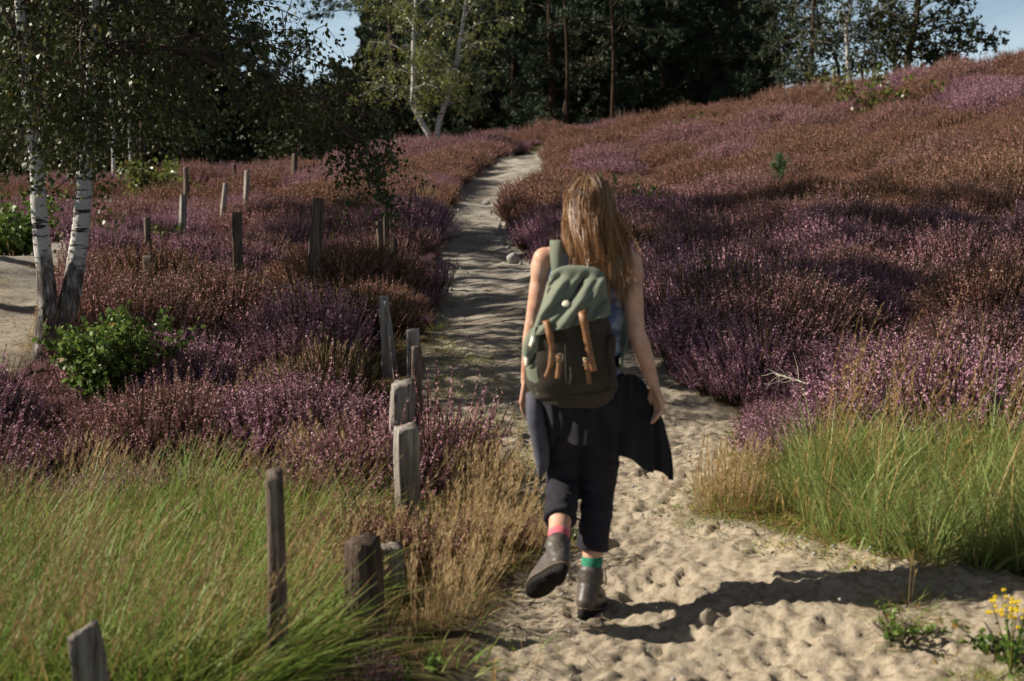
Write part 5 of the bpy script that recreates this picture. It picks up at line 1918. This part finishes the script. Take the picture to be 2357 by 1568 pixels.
def build_trousers():
    g = Geo()
    rings = torso_rings(.013)[:5]
    loft(g, rings)
    for hp, kn, an, e in ((hipL, kneeL, ankL, .545), (hipR, kneeR, ankR, .72)):
        hem = kn.lerp(an, e)
        chain(g, [hp, hp.lerp(kn, .5), kn], [.096, .086, .070])
        pts = [kn, kn.lerp(hem, .5), hem]
        chain(g, [kn, kn.lerp(hem, .5)], [.069, .066])
        d = (hem - kn).normalized()
        base = hem - d * .0
        add_tube(g, [tuple(kn), tuple(kn.lerp(hem, .5)), tuple(base)], [.066, .067, .061], 22)
        add_tube(g, [tuple(base - d * .050), tuple(base - d * .046), tuple(base - d * .004), tuple(base)], [.062, .067, .066, .060], 22)   # turned up cuff
    return voxel_mesh(g, "trousers", NAVY, .0062, 4, .5, lambda co: folds(co, .0085, 19, 3, 1.5), person)


build_trousers()


def build_tank():
    g = Geo()
    rr = torso_rings(.009)[3:9]
    loft(g, rr)
    o = voxel_mesh(g, "tank_top", TANK, .006, 5, .5, lambda co: folds(co, .004, 24, 5), person)
    # broad strap band to the neck
    for s in (-1, 1):
        g = Geo()
        c = W(1352 + s * 46, 565, 5.585)
        pts = [W(1352 + s * 62, 620, 5.475), W(1352 + s * 52, 585, 5.505), c + Vector((0, 0, .012)), W(1352 + s * 56, 590, 5.665), W(1352 + s * 60, 640, 5.68)]
        box_strip(g, [tuple(p) for p in smooth_line(pts, 12)], .045, [Vector((0, -1, .4 + .2 * i)) if i < 6 else Vector((0, 1, .6)) for i in range(12)], .004)
        g.obj("shoulder_band", TANK, o)
    return o


build_tank()


# shirt tied around the waist: wraps the back of the hips, flares out to the right
def build_shirt():
    g = Geo()
    NU, NV = 64, 34
    rows = []
    # outline control: (s across, top u,v,y, bottom u,v,y)
    top = [(1212, 900, 5.62), (1222, 905, 5.52), (1262, 900, 5.43), (1335, 890, 5.405), (1400, 878, 5.42), (1448, 862, 5.48), (1470, 868, 5.53), (1474, 872, 5.57)]
    bot = [(1240, 1104, 5.60), (1252, 1060, 5.50), (1290, 1010, 5.42), (1345, 1030, 5.40), (1405, 1046, 5.41), (1470, 1070, 5.40), (1520, 1092, 5.42), (1554, 1104, 5.45)]
    mid = [(1222, 1000, 5.63), (1232, 990, 5.52), (1276, 960, 5.42), (1342, 960, 5.395), (1405, 955, 5.40), (1465, 950, 5.42), (1508, 955, 5.45), (1532, 985, 5.49)]
    T = smooth_line([W(*p) for p in top], NU); B = smooth_line([W(*p) for p in bot], NU); M = smooth_line([W(*p) for p in mid], NU)
    for j in range(NV):
        t = j / (NV - 1)
        row = (1 - t) ** 2 * T + 2 * t * (1 - t) * (2 * M - .5 * T - .5 * B) + t * t * B
        s = np.arange(NU) / (NU - 1)
        w = t * .017 * np.sin(s * 46 + 2.4 * t + 2 * np.sin(s * 9)) + .006 * np.sin(s * 90 + t * 6) + .008 * np.sin(s * 17 - t * 5)
        row = row + np.stack([w * .35, -w, 0 * w], -1)
        row[:, 2] += t * t * .010 * np.sin(s * 31)
        rows.append(row)
    F = [r for r in rows]
    front = np.array(F)
    back = front + np.array([0, .006, 0])
    V = np.concatenate([front.reshape(-1, 3), back.reshape(-1, 3)])
    n = NU * NV
    q = []
    for j in range(NV - 1):
        for i in range(NU - 1):
            a = j * NU + i
            q.append([a, a + 1, a + NU + 1, a + NU]); q.append([n + a, n + a + NU, n + a + NU + 1, n + a + 1])
    for i in range(NU - 1):
        q.append([i, n + i, n + i + 1, i + 1]); a = (NV - 1) * NU + i; q.append([a, a + 1, n + a + 1, n + a])
    for j in range(NV - 1):
        a = j * NU; q.append([a, a + NU, n + a + NU, n + a]); a = j * NU + NU - 1; q.append([a, n + a, n + a + NU, a + NU])
    g.add(V, q)
    o = g.obj("tied_shirt", SHIRT, person)
    # rolled sleeve part hanging at the left hip, rounded bundle
    g2 = Geo()
    ln = smooth_line([W(1226, 905, 5.50), W(1232, 960, 5.46), W(1242, 1020, 5.47), W(1246, 1070, 5.48), W(1240, 1098, 5.49)], 16)
    rr = [.030, .034, .036, .037, .037, .036, .036, .035, .033, .031, .028, .026, .022, .018, .012, .006]
    V, Fq, Tt = tube([tuple(p) for p in ln], rr, 16, True)
    V = np.array([tuple(v) for v in V])
    V += (folds(V, .008, 26, 8, .35))[:, None] * np.array([1, -.6, 0])
    b0 = g2.n; g2.v.append(V); g2.n += len(V); g2.f.append((np.array(Fq), 0)); g2.f.append((np.array(Tt), 0))
    g2.obj("hanging_sleeve", cloth_mat("shirt_lining_cloth", (.045, .045, .062), (.085, .085, .11), 30), o)
    # waist knot band
    g3 = Geo()
    band = [Vector((c.x, c.y, c.z)) for c in ell(W(1336, 878, 5.54), .168, .123, 28, 2.2)]
    add_tube(g3, [tuple(p) for p in band] + [tuple(band[0])], [.020] * 29, 8, 0, False)
    g3.obj("waist_band", SHIRT, o)
    return o


build_shirt()


# socks and boots
def build_foot(kn, an, toe, heel_dir, sock_mat, lab_sock, lab_boot, sock_top, boot_top, side, twist=0.0):
    d = (an - kn).normalized()
    # sock
    g = Geo()
    s0 = kn.lerp(an, sock_top); s1 = kn.lerp(an, min(boot_top + .06, 1.0))
    add_tube(g, [tuple(s0), tuple(s0 + d * .004), tuple(s0.lerp(s1, .3)), tuple(s0.lerp(s1, .7)), tuple(s1)], [.0395, .0425, .0415, .0425, .041], 20)
    so = g.obj("sock", sock_mat, person); so["label"] = lab_sock
    # boot
    foot = (toe - an); L = foot.length
    f = foot.normalized()
    up = (-d - f * (-d).dot(f)).normalized()          # out of the instep
    lat = f.cross(up).normalized()
    sole_n = -up
    g = Geo()
    bt = kn.lerp(an, boot_top)
    add_tube(g, [tuple(bt), tuple(bt + d * .008), tuple(bt.lerp(an, .5)), tuple(an)], [.046, .0495, .0475, .046], 22)   # shaft
    heel = an - f * .036 + sole_n * .052
    capsule(g, an - f * .010, heel, .047, .038, 16)
    ball = an + f * (L * .62) + sole_n * .048
    tip = an + f * (L * .86) + sole_n * .052
    capsule(g, an + f * .02 + sole_n * .006, ball + up * .012, .044, .038, 16)
    for s in (-1, 1):
        capsule(g, heel + lat * s * .006, ball + lat * s * .014 - up * .002, .034, .030, 14)
        capsule(g, ball + lat * s * .013, tip + lat * s * .008, .031, .025, 14)
    capsule(g, bt + d * .004, bt + d * .022, .0515, .0515, 18)      # padded collar
    bo = voxel_mesh(g, "boot", BOOT_L, .004, 4, .5, lambda co: folds(co, .0022, 60, 12), person)
    bo["label"] = lab_boot
    # sole: outline slab with heel step
    g = Geo()
    c0 = an + sole_n * .090
    outline = []
    for k in range(30):
        a = 2 * pi * k / 30
        t = -cos(a)                                     # -1 heel .. 1 toe
        x = (t * .5 + .5) * (L * .86 + .10) - .078
        wdt = .036 + .012 * sstep(.0, .75, np.array((t + 1) / 2)) - .006 * math.exp(-((t + .1) / .25) ** 2)
        yy = sin(a) * float(wdt) * (1.0 if abs(t) < .8 else .98)
        outline.append((x, math.copysign(abs(sin(a)) ** .75, sin(a)) * float(wdt)))
    rA = [c0 + f * x + lat * yv - sole_n * .012 for x, yv in outline]
    rB = [c0 + f * x + lat * yv * 1.03 + sole_n * .010 for x, yv in outline]
    rC = [c0 + f * x + lat * yv * .98 + sole_n * (.014 + (.012 if x < .02 else .0)) for x, yv in outline]
    loft(g, [rA, rB, rC])
    so2 = g.obj("sole", SOLE, bo)
    g = Geo()                                           # stitched welt between upper and sole
    wr = [c0 + f * x + lat * yv * 1.05 - sole_n * .013 for x, yv in outline]
    add_tube(g, [tuple(p) for p in wr] + [tuple(wr[0])], [.0042] * 31, 6, 0, False)
    g.obj("welt", LEATHER_DULL, bo)
    # tread bars across the sole
    g = Geo()
    for k in range(9):
        x = -.055 + k * (L * .86 + .06) / 9
        hz = .028 if x < .02 else .016
        p = c0 + f * x + sole_n * hz
        w = .030 if x < .05 else .036
        add_tube(g, [tuple(p - lat * w), tuple(p + lat * w)], [.006, .006], 6)
    loft_o = g
    # laces
    g2 = Geo()
    for k in range(5):
        q = an.lerp(an + f * (L * .45) + up * .004, k / 5) + up * (.048 - .004 * k) + f * .012
        add_tube(g2, [tuple(q - lat * .022), tuple(q + up * .006), tuple(q + lat * .022)], [.0030] * 3, 5)
    loop = an + up * .052 + f * .02 + lat * side * .02
    add_tube(g2, [tuple(loop), tuple(loop + lat * side * .03 + up * .012 + d * -.02), tuple(loop + lat * side * .040 + up * .004 + d * .03), tuple(loop + lat * side * .022 + d * .045), tuple(loop + d * .02)], [.0032] * 5, 5)
    g2.obj("laces", SOLE, bo)
    return bo


build_foot(kneeL, ankL, W(1227, 1325, 5.40), None, PINK, "pink sock", "left boot lifted on its toe, sole showing", .70, .85, -1)
build_foot(kneeR, ankR + Vector((0, 0, -.035)), W(1388, 1352, 5.76), None, GREEN_W, "green sock", "right boot planted on the sand", .71, .855, 1)


# hair: long locks hanging from the scalp
def build_hair():
    rng = np.random.default_rng(3)
    g = Geo()
    al = []
    C = np.array(tuple(headC + Vector((0, -.004, .008))))
    R = np.array([.086, .102, .122])

    def surf(az, el, k=1.0):
        return C + R * k * np.array([sin(az) * cos(el), -cos(az) * cos(el), sin(el)])
    # az 0 = back of the head, positive to the right (picture), el 90 = crown
    nl = 150
    ends = []
    for i in range(nl):
        az = -1.75 + 3.5 * (i + rng.random()) / nl
        layer = rng.random()
        s = (az + 1.75) / 3.5                           # 0 left .. 1 right
        ue = 1299 + 158 * s ** .95 + rng.normal(0, 7)
        if ue < 1345: ve = 632 + rng.normal(0, 16)
        elif ue < 1388: ve = 622 + rng.normal(0, 18)
        else: ve = 690 + 28 * rng.normal(0, .7) - 12 * (ue > 1440)
        ve -= 42 * layer * rng.random()
        ye = 5.455 - .02 * rng.random() + (.16 * max(0, .5 - s - .32) * 2 if s < .5 else -.018)
        wild = rng.random() < .24 and s > .66
        if wild:
            ue += rng.uniform(4, 44); ve = rng.uniform(565, 680); ye += .03
        top_az = az * .75 + rng.normal(0, .1)
        el0 = 1.38 - .25 * layer - .18 * abs(az)
        P0 = surf(top_az, el0, 1.0)
        P1 = surf(az, .62 - .1 * layer, 1.035 - .03 * layer)
        P2 = surf(az * 1.0, .02, 1.06 - .04 * layer)
        E = np.array(tuple(W(ue, ve, ye)))
        P3 = P2 * .55 + E * .45; P3[1] -= .012
        P3 = P3 + rng.normal(0, .006, 3)
        line = smooth_line([P0, P1, P2, P3, E], 18)
        wav = rng.uniform(0, 6.28); wa = rng.uniform(.004, .011)
        t = np.linspace(0, 1, 18)
        line[:, 0] += wa * np.sin(t * 11 + wav) * t
        line[:, 1] += wa * np.cos(t * 9 + wav) * t
        ns = 15 if not wild else 6
        for j in range(ns):
            o = rng.normal(0, 1, 3) * np.array([.0085, .006, .004])
            k0 = rng.uniform(.75, 1.05)
            n = 15
            idx = np.linspace(0, 17 * min(1, k0), n)
            pl = np.stack([np.interp(idx, np.arange(18), line[:, q]) for q in range(3)], -1)
            tt = np.linspace(0, 1, n)
            spread = (1.0 - .45 * tt + (.9 if wild else .12) * np.maximum(0, tt - .7))[:, None]
            pl = pl + o * spread + rng.normal(0, .0007, (n, 3))
            rad = .0021 * np.sqrt(np.clip(1.06 - tt, 0.02, 1)) * (.6 if wild else 1)
            b0 = g.n
            add_tube(g, [tuple(p) for p in pl], list(rad), 3, 0, False)
            al += list(np.repeat(tt, 3))
    o = g.obj("hair", HAIR, person, attrs={"along": np.array(al)})
    # dense under-layer against the scalp
    g = Geo()
    rings = []
    for el in (1.5, 1.25, .95, .6, .25, -.1, -.45):
        rings.append([Vector(tuple(surf(-pi + 2 * pi * k / 24, el, .955 if abs(-pi + 2 * pi * k / 24) < 2.0 or el > .55 else .80))) for k in range(24)])
    loft(g, rings)
    g.obj("scalp_hair", plain_mat("hair_root_brown", (.035, .022, .014), (.06, .038, .024), 40, .6), o)


build_hair()

# ------------------------------------------------------------ the backpack
BAG = [(628, 1275, 1386, 5.475, .035), (645, 1266, 1390, 5.455, .055), (690, 1255, 1397, 5.415, .076), (740, 1238, 1404, 5.385, .088), (790, 1218, 1413, 5.38, .096),
       (850, 1209, 1420, 5.375, .102), (890, 1216, 1421, 5.375, .104), (915, 1232, 1414, 5.38, .098), (932, 1258, 1396, 5.39, .082), (941, 1292, 1366, 5.40, .05)]
bagE = W(1320, 940, 5.39)
pack = empty("backpack", PO + bagE, 0, "green canvas backpack with tan leather straps worn on the woman's back", "backpack")


def Wp(u, v, y): return P(u, v, y) - PO - bagE


def bag_at(v):
    vs = [b[0] for b in BAG]
    return [float(np.interp(v, vs, [b[k] for b in BAG])) for k in range(1, 5)]


def bag_surf(u, v, out=0.0):
    uL, uR, yc, ry = bag_at(v)
    s = max(-1, min(1, (u - (uL + uR) / 2) / ((uR - uL) / 2)))
    e = 2.9
    return Wp(u, v, yc - ry * (1 - abs(s) ** e) ** (1 / e) - out)


def build_pack():
    g = Geo(); rings = []
    vs = np.concatenate([np.linspace(628, 690, 8), np.linspace(700, 900, 18), np.linspace(908, 941, 8)])
    for v in vs:
        uL, uR, yc, ry = bag_at(v)
        ring = []
        for k in range(44):
            a = 2 * pi * k / 44
            x = math.copysign(abs(cos(a)) ** (2 / 2.9), cos(a)); y = math.copysign(abs(sin(a)) ** (2 / 2.9), sin(a))
            yy = yc - ry * y if y > 0 else yc - ry * y * .75
            ring.append(Wp((uL + uR) / 2 + (uR - uL) / 2 * x, v, yy))
        rings.append(ring)
    loft(g, rings)
    V = g.v[0]
    w = folds(V, 1.0, 15, 21, .9)
    d = V - np.array([0, 0, .25]); d[:, 2] *= .2; d /= np.linalg.norm(d, axis=1)[:, None] + 1e-9
    V += d * (w * .012 + folds(V, .005, 34, 25, 1.3))[:, None]
    g.obj("main_bag", CANVAS_SHADE, pack)
    # green side pocket bulging at the left, second at the right
    for (uc, v0, v1, ru, lab, m) in ((1232, 752, 838, 24, None, CANVAS), (1407, 770, 880, 15, None, CANVAS_SHADE)):
        g = Geo(); rings = []
        for k in range(15):
            t = k / 14
            v = v0 + (v1 - v0) * t
            sc = math.sin(pi * (.08 + .84 * t)) ** .5
            off = -22 * t + (8 if uc < 1300 else 0)
            ring = []
            for q in range(18):
                a = 2 * pi * q / 18
                ring.append(Wp(uc + off + ru * sc * cos(a) + 3 * sin(3 * a + t * 5), v, 5.335 - .038 * sc * sin(a) + .006 * sin(5 * a + t * 9)))
            rings.append(ring)
        loft(g, rings)
        g.obj("side_pocket", m, pack)
    # sunlight on the lower left edge, put in as a strip of lighter canvas
    g = Geo(); rows = []
    for k in range(20):
        v = 835 + (930 - 835) * k / 19
        uL = bag_at(v)[0]
        rows.append([bag_surf(uL + 1 + q * (5.2 if v > 880 else 4.2), v, .004 - .0006 * q) for q in range(7)])
    loft(g, rows, cap=False, closed=False)
    g.obj("sunlit_edge", CANVAS, pack)
    # lid
    NU, NV = 46, 34
    rows = []
    for j in range(NV):
        t = j / (NV - 1)
        row = []
        for i in range(NU):
            s = i / (NU - 1)
            vend = 774 + (724 - 774) * s
            vv = 616 + (vend - 616) * max(0, (t - .16) / .84) ** .92
            if t < .16:                                     # over the top
                tt = t / .16
                uL, uR, yc, ry = bag_at(640)
                u = uL - 2 + (uR - uL + 5) * s
                p = Wp(u, 618 - 6 * sin(pi * tt) * (1 - abs(2 * s - 1) ** 3) + 16 * abs(2 * s - 1) ** 4, 5.50 + (5.425 - 5.50) * tt)
            else:
                uL, uR, yc, ry = bag_at(max(vv, 640))
                sl = 2 * s - 1
                u = (uL + uR) / 2 + ((uR - uL) / 2 + 3 + 1.5 * (1 - t)) * sl
                e = 3.2
                y0 = yc - (ry + .014) * (1 - min(.999, abs(sl)) ** e) ** (1 / e)
                f = min(1, (t - .16) / .18)
                y = 5.425 * (1 - f) + y0 * f
                # drag folds running down to the left
                q = (s * 1.0 + t * .95)
                w = .019 * math.sin(q * 10.5 + 1.5 * math.sin(s * 3)) * (.3 + .7 * math.sin(pi * min(1, t))) + .010 * math.sin(q * 21 + s * 4 + 1.5 * math.sin(t * 5)) + .003 * math.sin(q * 47 - s * 9)
                w *= sstep(.16, .4, np.array(t)) * 1.0
                p = Wp(u, vv + 16 * abs(sl) ** 4 * (1 - f), y - float(w))
            row.append(p)
        rows.append(row)
    F = np.array([[tuple(p) for p in r] for r in rows])
    du = np.gradient(F, axis=1); dv = np.gradient(F, axis=0)
    nn = np.cross(du, dv); nn /= np.linalg.norm(nn, axis=2)[:, :, None] + 1e-9
    if nn[20, 20][1] > 0: nn = -nn
    top = (F + nn * .0035).reshape(-1, 3); bot = (F - nn * .0035).reshape(-1, 3)
    n = NU * NV; q = []
    for j in range(NV - 1):
        for i in range(NU - 1):
            a = j * NU + i
            q.append([a, a + 1, a + NU + 1, a + NU]); q.append([n + a, n + a + NU, n + a + NU + 1, n + a + 1])
    for i in range(NU - 1):
        q.append([i, n + i, n + i + 1, i + 1]); a = (NV - 1) * NU + i; q.append([a, a + 1, n + a + 1, n + a])
    for j in range(NV - 1):
        a = j * NU; q.append([a, a + NU, n + a + NU, n + a]); a = j * NU + NU - 1; q.append([a, n + a, n + a + NU, a + NU])
    g = Geo(); g.add(np.concatenate([top, bot]), q)
    lid = g.obj("flap", CANVAS, pack)
    # piping along the lower lid edge
    g = Geo()
    add_tube(g, [tuple(F[-1, i] + nn[-1, i] * .002) for i in range(NU)], [.0035] * NU, 6, 0)
    g.obj("flap_edge", CANVAS, lid)
    # ivory stud on the lid
    j = int((706 - 616) / (752 - 616) * NV); i = int(.36 * NU)
    c = Vector(tuple(F[j, i] + nn[j, i] * .017)); nv = Vector(tuple(nn[j, i]))
    g = Geo(); add_tube(g, [tuple(c - nv * .004), tuple(c), tuple(c + nv * .003)], [.0155, .0155, .010], 18)
    g.obj("stud", IVORY, lid)
    # leather straps
    def strap(pts, w, name="strap", outs=.012):
        g = Geo()
        sp = [tuple(p) for p in smooth_line(pts, 18)]
        box_strip(g, sp, w, Vector((-.1, -1, .1)), .0035)
        return g.obj(name, LEATHER, pack)
    a = strap([bag_surf(1257, 738, .030), bag_surf(1263, 760, .034), bag_surf(1268, 785, .030), bag_surf(1270, 805, .022), bag_surf(1268, 835, .022), bag_surf(1260, 862, .020), bag_surf(1256, 868, .019)], [.027] * 6 + [.022] * 6 + [.019] * 6)
    b = strap([bag_surf(1339, 716, .036), bag_surf(1343, 735, .042), bag_surf(1348, 760, .036), bag_surf(1355, 800, .024), bag_surf(1363, 835, .02), bag_surf(1368, 855, .019)], [.030] * 6 + [.027] * 6 + [.025] * 6)
    c1 = strap([bag_surf(1287, 818, .010), bag_surf(1287, 840, .012), bag_surf(1283, 872, .012)], .0195, "buckle_strap")
    c2 = strap([bag_surf(1350, 828, .010), bag_surf(1352, 850, .012), bag_surf(1356, 884, .012)], .0195, "buckle_strap")
    for (u, v, par) in ((1287, 822, c1), (1351, 832, c2)):
        g = Geo()
        cpt = bag_surf(u, v, .016)
        e1 = Vector((.013, 0, 0)); e2 = Vector((0, -.001, .012))
        cs = [cpt + e1 + e2, cpt + e1 - e2, cpt - e1 - e2, cpt - e1 + e2, cpt + e1 + e2]
        add_tube(g, [tuple(p) for p in cs], [.0022] * 5, 6)
        g.obj("buckle", BRASS, par)
    # small leather tabs on the side pocket in a pale ivory tone
    for (u, v, du_, dv_) in ((1229, 778, -9, 22), (1211, 824, 2, 18)):
        g = Geo()
        p0 = Wp(u, v - 8, 5.315); p1 = Wp(u + du_ * .5, v + dv_ * .5, 5.302); p2 = Wp(u + du_, v + dv_, 5.31)
        box_strip(g, [tuple(p) for p in smooth_line([p0, p1, p2], 7)], .015, Vector((-.6, -1, .2)), .004)
        g.obj("pocket_tab", IVORY, pack)
    # shoulder straps
    for s, u0, lab in ((-1, 1284, None), (1, 1415, None)):
        g = Geo()
        u1 = 1281 if s < 0 else 1424
        pts = [Wp(u0 + s * -4, 650, 5.455), Wp(u0, 615, 5.462), Wp(u1, 585, 5.49), Wp(u1, 564, 5.545), Wp(u1, 560, 5.60), Wp(u1 - s * 2, 585, 5.66), Wp(u1 + s * 2, 650, 5.69), Wp(u1 + s * 6, 740, 5.675),
               Wp(u1 + s * 10, 800, 5.60), Wp(u1 + s * 2, 840, 5.45)]
        nr = [Vector((0, -1, .1)), Vector((0, -1, .3)), Vector((0, -.7, .7)), Vector((0, -.1, 1)), Vector((0, .3, 1)), Vector((0, 1, .6)), Vector((0, 1, .1)), Vector((s * .4, 1, 0)), Vector((s * 1, .4, 0)),
              Vector((s, -.2, 0))]
        sp = smooth_line(pts, 30)
        nn_ = smooth_line(nr, 30)
        box_strip(g, [tuple(p) for p in sp], .052, [Vector(tuple(q)) for q in nn_], .010)
        g.obj("shoulder_strap", CANVAS, pack)
    # sewn seams of the bag
    for line in ([(1222, 893), (1260, 905), (1320, 910), (1380, 906), (1416, 892)], [(1300, 770), (1302, 820), (1304, 870), (1306, 908)], [(1398, 745), (1403, 800), (1406, 860), (1402, 900)]):
        g = Geo()
        sm = [bag_surf(u, v, .001) for u, v in line]
        add_tube(g, [tuple(p) for p in smooth_line(sm, 20)], [.0030] * 20, 6, 0, False)
        g.obj("seam", CANVAS_SHADE, pack)
    # drawcord end
    g = Geo()
    add_tube(g, [tuple(bag_surf(1312, 845, .012)), tuple(bag_surf(1314, 865, .014)), tuple(bag_surf(1310, 885, .012))], [.0025, .004, .003], 6)
    g.obj("drawcord", CANVAS, pack)


build_pack()
